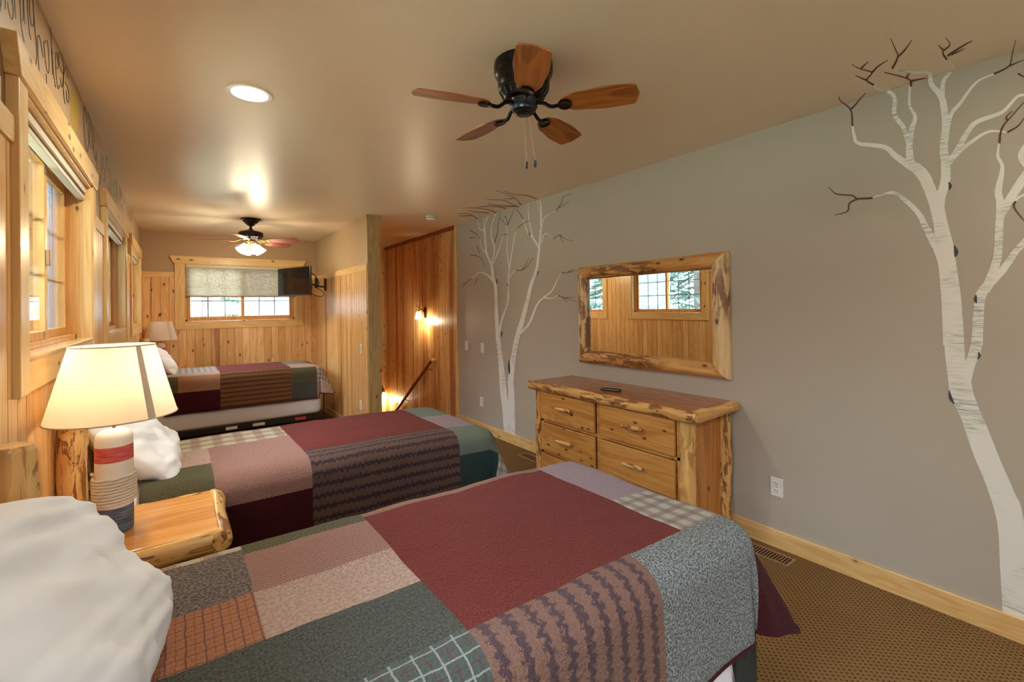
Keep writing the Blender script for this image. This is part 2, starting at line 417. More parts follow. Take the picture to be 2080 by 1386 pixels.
# the stair well behind the partition
wall_st = struct(MB().box(XR, XR+.15, 5.03, 7.6, -2.6, H).build('wall_stair_right', 'stair_y'))
wall_sb = struct(MB().box(1.70, XR+.15, 7.42, 7.6, -2.6, H).build('wall_stair_back', 'stair_x'))
struct(MB().box(1.80, XR, 4.85, 5.0, -2.6, -.25).build('wall_stair_front', 'stair_x'))
stp = MB()
for k in range(9):
    stp.box(1.80, XR, 5.0+k*.235, 5.0+(k+1)*.235+.02, -.16*(k+1)-.2, -.16*(k+1))
stp.box(1.80, XR, 7.1, 7.42, -1.75, -1.6)
struct(stp.build('floor_stairs', 'carpet'))
struct(MB().box(1.7, XR+.1, 4.9, 7.5, -2.7, -2.6).build('floor_lower', 'carpet'))

def boards(mb, fn, a0, a1, z0, z1, w=.0889, th=.012, g=.0035):
    """tongue-and-groove boards as one profile; fn(a, n, z) -> point, grooves aligned to the board texture"""
    k0 = math.floor((a0+40)/w)+1; cuts = [a0]
    while k0*w-40 < a1-1e-6:
        cuts.append(k0*w-40); k0 += 1
    cuts.append(a1); prof = []
    for i in range(len(cuts)-1):
        c0, c1 = cuts[i], cuts[i+1]
        if c1-c0 < .009: prof += [(c0, th*.5), (c1, th*.5)]; continue
        prof += [(c0, th*.35 if i else th), (c0+g, th), (c1-g, th)]
    prof.append((a1, th))
    lo = [mb.vert(fn(a, n, z0)) for a, n in prof]; hi = [mb.vert(fn(a, n, z1)) for a, n in prof]
    for i in range(len(prof)-1): mb.face((lo[i], lo[i+1], hi[i+1], hi[i]))
    b0, b1 = mb.vert(fn(a0, 0, z0)), mb.vert(fn(a0, 0, z1)); c0, c1 = mb.vert(fn(a1, 0, z0)), mb.vert(fn(a1, 0, z1))
    mb.face((b0, lo[0], hi[0], b1)); mb.face((lo[-1], c0, c1, hi[-1]))
    mb.face([b1]+hi+[c1]); mb.face([b0]+lo+[c0])
fL = lambda a, n, z: (XL+n, a, z)
fB = lambda a, n, z: (a, YB-n, z)
fT = lambda a, n, z: (1.675-n, a, z)
fS = lambda a, n, z: (XR-n, a, z)
fSB = lambda a, n, z: (a, 7.42-n, z)
pl = MB(); c = YF
for h0, h1 in LW:
    boards(pl, fL, c, h0, 0, 1.90); boards(pl, fL, h0, h1, 0, WZ[0]); c = h1
boards(pl, fL, c, YB, 0, 1.90)
struct(pl.build('panelling', 'panel_y', wall_left))
pb = MB(); boards(pb, fB, XL, BWX[0], 0, 1.90); boards(pb, fB, BWX[0], BWX[1], 0, WZ[0]); boards(pb, fB, BWX[1], 1.675, 0, 1.90)
struct(pb.build('panelling', 'panel_x', wall_back))
pt = MB(); boards(pt, fT, 4.995, YB, 0, 1.87); struct(pt.build('panelling', 'panel_y', wall_tv))
ps = MB(); boards(ps, fS, 5.06, 7.42, -2.5, H-.03); struct(ps.build('panelling', 'stair_y', wall_st))
pq = MB(); boards(pq, fSB, 1.80, XR, -2.5, H-.03); struct(pq.build('panelling', 'stair_x', wall_sb))
pi_ = MB(); boards(pi_, lambda a, n, z: (1.80+n, a, z), 5.0, 7.42, -2.5, H-.03); struct(pi_.build('inner_panelling', 'stair_y', wall_tv))

# rails, baseboards and corner trims
tn = 1
def trim(name, mb, mat, bevel=.003): return struct(mb.build(name, mat, bevel=bevel))
mb = MB(); c = YF
for h0, h1 in LW: mb.box(XL, XL+.019, c, h0-.085, 1.865, 1.935); c = h1+.085
mb.box(XL, XL+.019, c, YB-.019, 1.865, 1.935); trim('trim_1', mb, 'trimY')
mb = MB().box(XL, BWX[0]-.095, YB-.019, YB, 1.862, 1.932); mb.box(BWX[1]+.09, 1.66, YB-.019, YB, 1.862, 1.932); trim('trim_2', mb, 'trimX')
trim('trim_3', MB().box(1.655, 1.675, 4.965, YB-.02, 1.842, 1.915), 'trimY')
mb = MB().box(1.668, 1.81, 4.965, 4.993, 0, H); mb.box(1.660, 1.815, 4.960, 4.993, H-.035, H); trim('trim_4', mb, 'post')
trim('trim_5', MB().box(XR-.022, XR, 5.03, 5.062, 0, H), 'trimZ')
trim('trim_6', MB().box(XR-.03, XR-.011, 5.06, 7.40, H-.05, H), 'rail')
trim('trim_7', MB().box(1.675, XR, 4.985, 5.03, -.2, .012).box(1.81, 1.83, 4.99, 7.3, -.2, .012), 'rail')
struct(MB().box(XR-.014, XR, YF, 5.03, 0, .102).build('baseboard_right', 'trimY', bevel=.003))
struct(MB().box(1.648, 1.663, 4.97, YB-.014, 0, .09).build('baseboard_partition', 'trimY', bevel=.003))
struct(MB().box(XL, 1.65, YB-.03, YB-.012, 0, .09).build('baseboard_back', 'trimX', bevel=.003))
struct(MB().box(XL+.012, XL+.026, YF, YB-.03, 0, .09).build('baseboard_left', 'trimY', bevel=.003))

# ---------------------------------------------------------------- windows
def window(idx, a0, a1, fn, ax, blind_to, lbl, ncol=3, wide=.09):
    z0, z1 = WZ; w = a1-a0
    def bx(mb, a, b, n0, n1, c, d):
        P = [fn(aa, nn, zz) for aa in (a, b) for nn in (n0, n1) for zz in (c, d)]
        mb.box(min(p[0] for p in P), max(p[0] for p in P), min(p[1] for p in P), max(p[1] for p in P), c, d); return mb
    th = 'trim'+ax; J = MB(); t = .018
    bx(J, a0, a0+t, -.105, .02, z0, z1); bx(J, a1-t, a1, -.105, .02, z0, z1)
    bx(J, a0+t, a1-t, -.105, .02, z1-.012, z1); bx(J, a0+t, a1-t, -.108, -.10, z0, z0+.014)
    win = struct(J.build('window_%d' % idx, 'trimZ', bevel=.002))
    for a, b in ((a0-.09, a0+.004), (a1-.004, a1+.09)):
        struct(bx(MB(), a, b, 0, .027, 1.195, z1).build('side_casing', 'trimZ', win, bevel=.003))
    struct(bx(MB(), a0+.004, a1-.004, 0, .022, 1.195, z0).build('bottom_casing', th, win, bevel=.003))
    struct(bx(MB(), a0+t, a1-t, -.10, .026, z0-.001, z0+.014).build('sill', 'sillw', win, bevel=.004))
    # header board with ends that flare outwards to the top
    h = MB(); q = []
    for n in (0, .034):
        q.append([h.vert(fn(a, n, z)) for a, z in ((a0-.10, z1), (a1+.10, z1), (a1+.145, z1+.095), (a0-.145, z1+.095))])
    h.face(q[0]); h.face(q[1][::-1])
    for k in range(4): h.face((q[0][k], q[1][k], q[1][(k+1) % 4], q[0][(k+1) % 4]))
    struct(h.build('header', th, win, bevel=.003))
    # unit frame, two sashes, panes and muntin bars
    uf = MB(); i0, i1, j0, j1 = a0+t, a1-t, z0+.014, z1-.012
    bx(uf, i0, i0+.022, -.10, -.036, j0, j1); bx(uf, i1-.022, i1, -.10, -.036, j0, j1)
    bx(uf, i0, i1, -.10, -.036, j0, j0+.022); bx(uf, i0, i1, -.10, -.036, j1-.02, j1)
    struct(uf.build('unit_frame', 'sash', win, bevel=.002))
    mid = (i0+i1)/2; sw = .034
    for s0, s1, n0, n1 in ((i0+.022, mid+.02, -.062, -.041), (mid-.02, i1-.022, -.088, -.067)):
        sa = MB(); k0, k1 = j0+.022, j1-.02
        bx(sa, s0, s0+sw, n0, n1, k0, k1); bx(sa, s1-sw, s1, n0, n1, k0, k1); bx(sa, s0+sw, s1-sw, n0, n1, k0, k0+sw); bx(sa, s0+sw, s1-sw, n0, n1, k1-sw, k1)
        so = struct(sa.build('sash', 'sash', win, bevel=.002)); nm = (n0+n1)/2
        struct(bx(MB(), s0+sw, s1-sw, nm-.002, nm+.002, k0+sw, k1-sw).build('pane', 'glass', so))
        mu = MB(); g0, g1 = s0+sw, s1-sw; kz0, kz1 = k0+sw, k1-sw
        for q_ in range(1, ncol): a = g0+(g1-g0)*q_/ncol; bx(mu, a-.005, a+.005, nm-.0055, nm-.0025, kz0, kz1)
        for q_ in range(1, 3): z = kz0+(kz1-kz0)*q_/3; bx(mu, g0, g1, nm-.006, nm-.003, z-.005, z+.005)
        struct(mu.build('muntin_bars', 'gun', so))
    struct(bx(MB(), mid-.02, i1-.022, -.0965, -.0955, j0+.022, j1-.02).build('insect_screen', 'screenmesh', win))
    lk = bx(MB(), mid-.012, mid+.012, -.041, -.028, 1.60, 1.66); struct(lk.build('latch', 'vent', win, bevel=.003))
    # cellular blind
    bl = thing('window_blind', lbl, 'blind', fn((a0+a1)/2, 0, 0)); bl.location.z = 0
    off = Vector(bl.location)
    fo = lambda a, n, z: tuple(Vector(fn(a, n, z))-off)
    def bxo(a, b, n0, n1, c, d):
        P = [fo(aa, nn, zz) for aa in (a, b) for nn in (n0, n1) for zz in (c, d)]
        return MB().box(min(p[0] for p in P), max(p[0] for p in P), min(p[1] for p in P), max(p[1] for p in P), c, d)
    e = .004; top = z1-.013
    bxo(a0+t+e, a1-t-e, -.034, .004, top-.032, top).build('head_rail', 'blindrail', bl, bevel=.003)
    stack = top-.032-.030 if blind_to is None else blind_to
    pm = MB(); zt = top-.032; n = 7 if blind_to is None else 22; R1, R2 = [], []
    rows = 2*n+1
    for side, base in ((1, -.015+.001), (-1, -.015-.001)):
        rr = []
        for k in range(rows):
            z = zt+(stack+.016-zt)*k/(rows-1); nn = base+side*(.009 if k % 2 else .002)
            rr.append((pm.vert(fo(a0+t+e+.003, nn, z)), pm.vert(fo(a1-t-e-.003, nn, z))))
        for k in range(rows-1): pm.face((rr[k][0], rr[k][1], rr[k+1][1], rr[k+1][0]))
    pm.build('pleats', 'blind', bl)
    bxo(a0+t+e, a1-t-e, -.030, .0, stack, stack+.016).build('bottom_rail', 'blindrail' if blind_to is None else 'vent', bl, bevel=.003)
    return win
window(1, *LW[1], fL, 'Y', None, 'raised cream blind under the header of the nearest left window')
window(2, *LW[2], fL, 'Y', None, 'raised cream blind in the second window along the left wall')
window(3, *LW[3], fL, 'Y', None, 'raised cream blind in the left window nearest the far corner')
window(4, *BWX, fB, 'X', 1.612, 'grey pleated blind drawn halfway down the end wall window')
window(5, *LW[0], fL, 'Y', None, 'raised cream blind in the added left window behind the photographer')  # added window, out of frame, lets daylight onto the near bed and right wall

fF = lambda a, n, z: (a, YF+n, z)
window(6, *FWX, fF, 'X', None, 'raised cream blind on the added window in the wall behind the camera')  # added window, never in view, evens out the daylight from the front

# ---------------------------------------------------------------- painted trees and lettering (traced, then laid on the wall and ceiling planes)
def ray(x, y): return _f + RR*((x-1040)/F0) - UU*((y-PCY)/F0)
LAY = [0]
def on_right(x, y):
    e = .0005+LAY[0]*.00003
    d = ray(x, y); t = (XR-e)/d.x; p = Vector((0, 0, CZ))+d*t
    if p.z > H-e: t = (H-e-CZ)/d.z; p = Vector((0, 0, CZ))+d*t
    return p
def on_left(x, y):
    d = ray(x, y); t = (XL+.0006)/d.x; return Vector((0, 0, CZ))+d*t
def smooth_line(pts, n=5):
    out = []
    for i in range(len(pts)-1):
        p0, p1, p2, p3 = pts[max(0, i-1)], pts[i], pts[i+1], pts[min(len(pts)-1, i+2)]
        for k in range(n):
            t = k/n
            out.append(tuple(.5*((2*b)+(-a+c)*t+(2*a-5*b+4*c-d)*t*t+(-a+3*b-3*c+d)*t**3) for a, b, c, d in zip(p0, p1, p2, p3)))
    out.append(tuple(pts[-1])); return out
def ribbon(mb, pts, proj, cv, n=5, jag=0):
    """pts: (x, y, width) traced; laid on the plane as a painted band"""
    LAY[0] = (LAY[0]+1) % 60
    q = [(cv(x, y)+(w,)) for x, y, w in pts]
    q = smooth_line(q, n); L, R_ = [], []
    for i, (x, y, w) in enumerate(q):
        a, b = q[max(0, i-1)], q[min(len(q)-1, i+1)]; dx, dy = b[0]-a[0], b[1]-a[1]; l = math.hypot(dx, dy) or 1
        nx, ny = -dy/l*w/2, dx/l*w/2
        j = jag*noise.noise((x*.11, y*.11, 3)) if jag else 0
        L.append(proj(x+nx*(1+j), y+ny*(1+j))); R_.append(proj(x-nx*(1-j), y-ny*(1-j)))
    Li, Ri = [mb.vert(p) for p in L], [mb.vert(p) for p in R_]
    for i in range(len(Li)-1): mb.face((Li[i], Ri[i], Ri[i+1], Li[i+1]))
def strip(mb, L, R_, proj, cv, n=4):
    LAY[0] = (LAY[0]+1) % 60
    L = smooth_line([cv(*p) for p in L], n); R_ = smooth_line([cv(*p) for p in R_], n)
    Li, Ri = [mb.vert(proj(*p)) for p in L], [mb.vert(proj(*p)) for p in R_]
    for i in range(len(Li)-1): mb.face((Li[i], Ri[i], Ri[i+1], Li[i+1]))
def m_birch(name, c1, c2, c3):
    t = NT(name); o = t.tc(); x = t.xyz(o)
    st = t.noise(t.vec(x[0], t.mul(x[1], 12.0), t.mul(x[2], 150.0)), 1.0, 4, 1.0)
    pa = t.noise(o, 4.2, 2); gr = t.noise(o, 3.1, 1)
    c = t.mix(t.mul(t.ss(st, .45, .65), t.ss(pa, .46, .62)), c1, t.mix(t.ss(gr, .5, .6), c2, c3))
    return t.bsdf(c, .5, .4)
M['birch'] = m_birch('painted_birch', sc(238, 241, 240), sc(168, 178, 178), sc(176, 192, 168))
M['twig'] = plain('painted_twig', sc(96, 62, 46), .5, nz=.25, nsc=25)
M['knot'] = plain('painted_knot', sc(70, 76, 84), .5, nz=.3, nsc=90)
M['ink'] = plain('painted_ink', sc(44, 28, 20), .5)
M['yleaf'] = plain('painted_yellow', sc(190, 158, 62), .5, nz=.12, nsc=40)
M['gleaf'] = plain('painted_green', sc(150, 150, 78), .5, nz=.12, nsc=40)

c4 = lambda x, y: (x/2.133+1660, y/2.133+50)
c5 = lambda x, y: (x/1.883+1500, y/1.883+650)
c1_ = lambda x, y: (x/2.567+720, y/2.567+380)
def wpts(pts, w0, w1=None, k=2.133):
    n = len(pts)-1
    if isinstance(w0, (list, tuple)): return [(x, y, w/k) for (x, y), w in zip(pts, w0)]
    return [(x, y, (w0+(w1-w0)*i/n)/k) for i, (x, y) in enumerate(pts)]
big = thing('birch_mural', 'large white birch mural painted on the wall right of the mirror, branches reaching the ceiling', 'mural', (XR, .55, .1))
def rel(mb, root, name, mat): 
    mb.v = [tuple(Vector(v)-root.location) for v in mb.v]; return mb.build(name, mat, root)
t_ = MB()
strip(t_, [(780,-10),(790,130),(800,210),(812,300),(850,375),(900,520),(950,640),(990,780),(1000,940),(1012,1146)], [(858,-10),(864,100),(870,170),(889,235),(905,300),(955,420),(1003,540),(1055,660),(1092,770),(1150,1222)], on_right, c5)
strip(t_, [(895,-10),(890,80),(868,160),(840,205)], [(937,-10),(928,120),(905,175),(889,240)], on_right, c5)
strip(t_, [(545,1390),(540,1250),(525,1050),(500,968),(508,905),(490,800),(470,740),(455,680)], [(632,1390),(625,1200),(605,1060),(592,960),(570,880),(552,795),(556,750),(556,745)], on_right, c4)
T4 = [([(500,745),(470,672),(440,632),(395,600)], (50, 54, 50, 38)), ([(408,625),(400,560),(400,520),(410,450),(425,400),(400,350),(402,265)], (36, 32, 27, 22, 16, 12, 9)),
 ([(410,620),(340,570),(290,530),(180,515),(160,480),(152,435)], (32, 26, 20, 15, 13, 7)), ([(402,540),(385,480),(370,440),(335,390),(335,320),(310,290),(260,280),(240,258)], (16, 20, 20, 20, 18, 15, 10, 8)),
 ([(528,760),(555,680),(556,600),(548,540),(556,430),(540,320),(495,260),(485,210),(430,208),(330,195)], (40, 42, 40, 36, 32, 28, 22, 18, 11, 7)),
 ([(540,310),(550,240),(592,185),(565,153)], (24, 16, 11, 6)), ([(562,480),(580,390),(620,340),(690,250),(770,213)], (14, 17, 15, 10, 5)),
 ([(570,600),(610,540),(680,430),(800,380),(870,310),(925,312)], (26, 26, 20, 15, 12, 12)), ([(580,590),(640,530),(740,465),(830,468)], (16, 15, 11, 6)),
 ([(515,960),(470,880),(440,820),(380,760),(325,728),(235,752)], (40, 30, 24, 20, 13, 4)),
 ([(694,1390),(705,1190),(745,1120),(780,1010),(788,880),(792,780),(785,720),(802,620),(782,570),(788,510)], (48, 46, 44, 38, 36, 34, 32, 18, 14, 7)),
 ([(796,830),(830,765),(896,665),(950,600)], (30, 38, 40, 40)), ([(728,1150),(800,1068),(860,985),(896,945),(940,900)], (26, 32, 28, 28, 26)), ([(905,610),(882,570),(910,520),(950,470)], (30, 26, 26, 24)),
 ([(850,770),(880,745),(930,725)], (12, 10, 8))]
for pts, w in T4: ribbon(t_, wpts(pts, w), on_right, c4, 6, .12)
rel(t_, big, 'painted_trunk', 'birch')
for pts in [[(152,440),(145,370),(100,330),(95,310)],[(145,370),(180,330),(210,297)],[(245,262),(215,240),(237,208),(185,192),(150,172)],[(237,208),(265,180),(305,155)],[(215,242),(165,220)],[(190,190),(222,160)],
 [(325,192),(350,140),(340,110),(318,60)],[(350,140),(380,110),(410,67)],[(405,270),(405,245),(380,230),(290,207)],[(405,245),(470,232)],[(385,232),(400,210)],[(562,152),(545,120),(575,88),(555,55)],[(565,135),(620,100),(672,70)],
 [(580,130),(640,105)],[(545,110),(525,88)],[(765,214),(830,180),(845,130),(860,65)],[(830,180),(896,152)],[(870,212),(910,235)],[(822,467),(870,440),(900,400)],[(790,515),(800,450),(840,400),(900,332)],[(825,415),(820,400),(845,375)],
 [(240,751),(175,755),(150,740),(85,735),(50,705)],[(175,755),(140,775),(130,810),(75,825)],[(860,765),(855,795),(900,852)]]:
    t_ = MB(); ribbon(t_, wpts(pts, 9, 3), on_right, c4, 5, .3); rel(t_, big, 'painted_twig', 'twig')
for pts, w in [([(570,682),(577,700),(570,716)], (4, 14, 4)), ([(594,958),(602,985),(597,1008)], (5, 18, 4)), ([(688,1172),(686,1192),(690,1208)], (4, 14, 4))]: t_ = MB(); ribbon(t_, wpts(pts, w), on_right, c4, 4); rel(t_, big, 'painted_knot', 'knot')
t_ = MB(); ribbon(t_, wpts([(806,270),(812,300),(826,322)], (3, 12, 3), k=1.883), on_right, c5, 4); rel(t_, big, 'painted_knot', 'knot')
t_ = MB(); ribbon(t_, wpts([(918,122),(922,138),(914,152)], (2, 9, 2), k=1.883), on_right, c5, 4)
rel(t_, big, 'painted_knot', 'knot')

sm = thing('birch_mural', 'pair of slender painted birches on the wall beside the stairwell, left of the mirror', 'mural', (XR, 4.1, .1))
t_ = MB(); B1 = [([(800,1300),(790,1180),(775,1050),(762,900),(748,780),(740,640),(735,520),(722,470),(715,410),(690,350),(682,280),(680,200),(700,150)], (40,34,34,26,22,18,16,14,12,10,8,5,2)),
 ([(815,1305),(818,1100),(815,1000),(830,880),(850,780),(880,680),(900,600),(925,500),(950,430),(962,330),(972,200),(972,100),(962,66)], (46,34,30,26,26,24,20,18,15,12,9,6,4)),
 ([(752,775),(770,690),(800,600),(802,490),(812,400),(838,235)], (12,11,9,7,5,3)), ([(728,500),(700,465),(660,445),(640,452),(610,480)], (10,8,5,4,2)), ([(722,400),(755,320),(775,250)], (6,5,2)),
 ([(690,350),(660,310),(655,270)], (5,3,2)), ([(682,230),(650,215),(642,165)], (5,4,2)), ([(716,400),(730,320),(714,260),(716,200),(738,140)], (8,7,6,5,3)), ([(685,290),(675,220),(673,150)], (4,3,2)), ([(682,200),(690,160),(702,135)], (4,3,2)),
 ([(855,770),(910,715),(950,620),(985,580),(1030,582),(1062,562)], (16,13,10,8,6,4)), ([(985,577),(1030,540),(1060,480),(1078,447)], (8,7,5,3)), ([(968,330),(930,265),(905,240),(880,170)], (9,8,5,3)), ([(932,270),(910,170),(905,85)], (6,4,3)),
 ([(975,225),(990,160),(1050,125)], (6,4,2)), ([(975,290),(995,240),(1035,272)], (5,4,2)), ([(812,470),(825,445),(842,430)], (4,3,2)), ([(806,420),(795,330),(798,250),(785,160)], (4,3,2,2)), ([(975,200),(968,130),(950,70)], (4,3,2))]
for pts, w in B1: ribbon(t_, wpts(pts, w, k=2.567), on_right, c1_, 5, .12)
rel(t_, sm, 'painted_trunk', 'birch')
for pts in [[(612,478),(590,492),(560,523)],[(600,225),(635,245),(655,275)],[(605,355),(640,360),(665,380),(680,420)],[(640,310),(652,345)],[(600,265),(635,262)],[(840,432),(870,435),(895,400),(910,370)],[(870,435),(900,415),(930,370)],[(785,150),(797,200),(755,160)],
 [(797,200),(815,160),(835,110)],[(880,165),(862,140),(840,110)],[(850,215),(880,190),(925,172)],[(1050,125),(1080,80),(1090,50),(1140,35)],[(1058,112),(1120,75)],[(1035,272),(1070,250),(1095,270),(1140,282)],[(1070,252),(1088,290)],[(1060,565),(1100,580),(1155,597)],[(1080,572),(1112,602)],[(1100,578),(1148,575)],[(1078,447),(1110,446),(1165,435)],[(1110,445),(1150,425)],
 [(860,105),(830,95),(780,70),(690,65)],[(870,95),(840,60),(800,40),(740,20)],[(830,60),(780,62)],[(950,62),(900,45),(840,40),(780,22)],[(740,135),(700,120),(640,110),(560,110)],[(850,102),(760,98),(690,85)],[(642,168),(600,142),(540,140)],[(700,135),(640,130),(590,122)],[(790,112),(720,100),(640,104)],[(610,150),(545,152)],
 [(730,290),(745,240),(750,190),(762,130)],[(775,250),(800,245)],[(640,480),(625,510)],[(575,505),(565,500)]]:
    t_ = MB(); ribbon(t_, wpts(pts, 4.2, 1.8, 2.567), on_right, c1_, 4, .2); rel(t_, sm, 'painted_twig', 'twig')
for pts, w in [([(740,480),(741,500),(737,512)], (4,8,3)), ([(686,310),(690,340),(688,362)], (4,8,4)), ([(745,820),(750,850),(757,880)], (6,12,5)), ([(765,750),(769,765),(766,780)], (3,7,3)), ([(772,1020),(781,1050),(782,1080)], (6,16,6)), ([(736,590),(737,610),(738,630)], (4,8,3)),
 ([(950,430),(955,445),(948,462)], (5,12,4)), ([(896,590),(892,610),(888,630)], (4,10,4)), ([(918,702),(916,712),(912,720)], (4,10,3)), ([(806,905),(806,940),(808,975)], (5,12,6)), ([(908,235),(912,248),(916,256)], (2,6,2)), ([(798,500),(797,510),(799,520)], (2,5,2))]:
    t_ = MB(); ribbon(t_, wpts(pts, w, k=2.567), on_right, c1_, 4); rel(t_, sm, 'painted_knot', 'knot')

idt = lambda x, y: (x, y)
def script(label, strokes, base, w=1.5):
    r = thing('wall_lettering', label, 'lettering', base)
    for st in strokes:
        t_ = MB()
        ww = w
        if isinstance(st[0], (int, float)): ww, st = st[0], st[1:]
        ribbon(t_, [(x, y, ww) for x, y in st], on_left, idt, 4); rel(t_, r, 'brush_stroke', 'ink')
    return r
script('dark handwritten letters above the nearest left window, before the yellow leaf', [
 [2.6,(2.5,-2),(2,14),(0,24)],[2,(11,0),(11.5,20)],[2.2,(16,4),(18,20),(22,34),(25,40),(27,33),(27.5,18),(25,0)],[1.6,(30,-2),(31,18),(32.5,38)],
 [2,(41,-2),(42,25),(44,52),(47,75),(50,86)],[1.6,(47,-2),(48,25),(47,44)],[1.5,(48,-2),(49,20),(51,49)],[1.8,(56,-2),(57,30),(59.5,60),(63,81)],[1.8,(60,-2),(61,30),(65,53),(68.5,48),(69,30),(67,0)],
 [2.2,(69,35),(71.5,62),(74,90),(75,112),(72,135),(67,127),(59,113)],[1.7,(88,117),(86,105),(83,85),(79,71),(76.5,80),(77,97),(78,118),(79.5,140),(81.5,157),(84.5,166)],
 [1.5,(89,84),(90,100),(92,120),(95,140),(98.5,149),(100,138),(99,110),(97,88),(94,82),(90,88)],[1.5,(94,150),(95,170),(96,187)],[1.4,(102,52),(104,80),(106,115),(107,152)],[1.6,(104,108),(109,107)],
 [1.4,(105,100),(108,140),(111,165),(113.5,178)],[1.4,(112,136),(118,139),(117,115),(114,106),(113,120),(114,150),(117,175),(119,181),(121,172)],
 [1.4,(120,107),(119,120),(123,140),(128,150),(129.5,135),(127,120),(123,108)],[1.3,(129,146),(128,165),(125.5,178),(122.5,158)],
 [1.4,(137,158),(136,145),(133,135),(130,152),(129,180),(131,205),(133,212)],[1.4,(132,165),(138,180),(140.5,195),(139,209),(136,203),(135,185)]], (XL, 2.1, 2.3))
script('dark handwritten word starting with a tall C, right of the yellow leaf', [
 [1.4,(176,250),(174,228),(171,216),(170,232),(171,265),(174,295),(177,308),(179,300),(180,286)],[1.1,(181.5,245),(181,232),(178.8,228),(178,242)],[1.1,(180,285),(179,265),(180.5,250),(184.5,246),(183,262),(182,286),(185.5,301)],
 [1,(184.5,246),(187,270),(188,306)],[1,(188,257),(190.5,275),(193,290)],[1,(190,285),(191,308),(194,326),(196,310),(198,306)]], (XL, 3.0, 2.3))
script('small dark handwriting in several rows above the second left window', [
 [.9,(196,314),(197,335),(196,348)],[.9,(205,312),(206,345),(204,376)],[1,(210,318),(209,330),(208,346)],[1,(200,346),(201,343),(203,341)],[.9,(203,356),(202,378)],[.9,(199,350),(200,376)],[1,(211,341),(213,352),(213.5,362),(211.5,370),(210,364)],
 [1,(216,315),(215,330),(216,347)],[.9,(217,318),(218,330)],[1,(220,340),(222,350),(224,362)],[.9,(219,378),(220,396),(224,404)],[.8,(222,372),(223,402)],[.8,(226,362),(225.5,400)],[.9,(236,368),(237.5,385),(238,414)],[.8,(243,378),(242,392),(243,409),(245,402),(245,386),(243,378)],
 [.8,(246,386),(248,404)],[.8,(245,415),(247,423)],[.8,(248,418),(250,430)],[.8,(252,404),(253,416)],[.7,(246,436),(248,446)],[.7,(259,420),(260,445)],[.7,(262,428),(264,452)],[.7,(266,440),(267,452)],[.7,(263,460),(264,470)]], (XL, 4.0, 2.25))
def leaf(label, name, pts, mat, base):
    r = thing(name, label, 'painted leaf', base); mb = MB(); ids = [mb.vert(on_left(x, y)) for x, y in smooth_line(pts+[pts[0]], 4)[:-1]]
    mb.face(ids); return rel(mb, r, 'leaf_blade', mat)
leaf('yellow leaf painted on the frieze above the nearest left window', 'painted_leaf', [(149,176),(154,182),(158,200),(160,225),(158,255),(153,281),(149,270),(145,245),(144,215),(145,190)], 'yleaf', (XL, 2.8, 2.25))
leaf('small green leaf painted on the frieze above the second left window', 'painted_leaf', [(232,362),(236,372),(238,388),(236,404),(232,420),(228.5,408),(227.5,388),(229,372)], 'gleaf', (XL, 4.5, 2.25))

#---PART2---
# ---------------------------------------------------------------- beds
def T(root): return MB(Matrix.Translation(-Vector(root.location)))
BX0, BX1, BH, BW = -.27, 1.46, .755, .86
BEDS = (.72, 2.17, 5.93)
def rrect(x0, x1, y0, y1, r, z, n=8, m=26, m2=14):
    P = []
    def seg(a, b, k): return [(a[0]+(b[0]-a[0])*i/k, a[1]+(b[1]-a[1])*i/k) for i in range(k)]
    cs = [((x1-r, y0+r), -PI/2), ((x1-r, y1-r), 0), ((x0+r, y1-r), PI/2), ((x0+r, y0+r), PI)]
    pts = []
    for i, ((cx, cy), a0) in enumerate(cs):
        arc = [(cx+r*math.cos(a0+PI/2*k/n), cy+r*math.sin(a0+PI/2*k/n)) for k in range(n+1)]
        pts += arc
        nx = cs[(i+1) % 4]; b = (nx[0][0]+r*math.cos(nx[1]), nx[0][1]+r*math.sin(nx[1]))
        pts += seg(arc[-1], b, m if i % 2 else m2)[1:]
    return [(x, y, z) for x, y in pts]
def make_bed(y0):
    b = thing('bed', 'twin bed nearest the camera with log headboard', 'bed', (0, y0, 0), 0, 'twin beds along the left wall')
    for k, (yy, sd) in enumerate(((.07, 3), (.80, 8))):
        T(b).log((-.305, y0+yy, 0), (-.302, y0+yy, 1.12), .046, .042, sd, 24, None, .10, bend=.012, knob=7, rc=.12).build('headboard_post', 'logZ', b, True)
    for z, r in ((.93, .032), (.50, .028)):
        T(b).log((-.305, y0+.09, z), (-.305, y0+.785, z), r, r*.95, int(z*10), 16, bend=.01, knob=3).build('headboard_rail', 'logY', b, True)
    for k in range(4):
        yy = y0+.20+k*.155
        T(b).log((-.305, yy, .5), (-.305, yy, .93), .018, .017, 20+k, 12, knob=2).build('spindle', 'logZ', b, True)
    for yy in (y0+.035, y0+BW-.04-.02):
        T(b).box(-.24, BX1-.03, yy, yy+.022, .105, .168).build('side_rail', 'black', b, bevel=.003)
    for xx in (-.24, .6, BX1-.06): T(b).box(xx, xx+.03, y0+.058, y0+BW-.062, .13, .166).build('cross_bar', 'black', b)
    for xx in (-.2, .6, BX1-.05):
        for yy in (y0+.06, y0+BW-.08): T(b).tube([(xx, yy, 0), (xx, yy, .13)], .014, 12).build('frame_leg', 'black', b, True)
    for yy in (y0+.03, y0+BW-.065):
        T(b).box(BX1-.022, BX1-.006, yy, yy+.03, .0, .46).build('footboard_bracket', 'black', b, bevel=.002)
    for xa, xb, mt in ((.42, .53, 'white'), (.68, .80, 'white'), (1.12, 1.24, 'redtag')):
        T(b).box(xa, xb, y0+.0335, y0+.0352, .118, .150).build('rail_sticker', mt, b)
    return b
M['redtag'] = plain('red_sticker', sc(206, 60, 66), .5)
bed0 = make_bed(BEDS[0])
dup(bed0, (0, BEDS[1], 0), 'middle twin bed with knotty log headboard post beside the striped lamp')
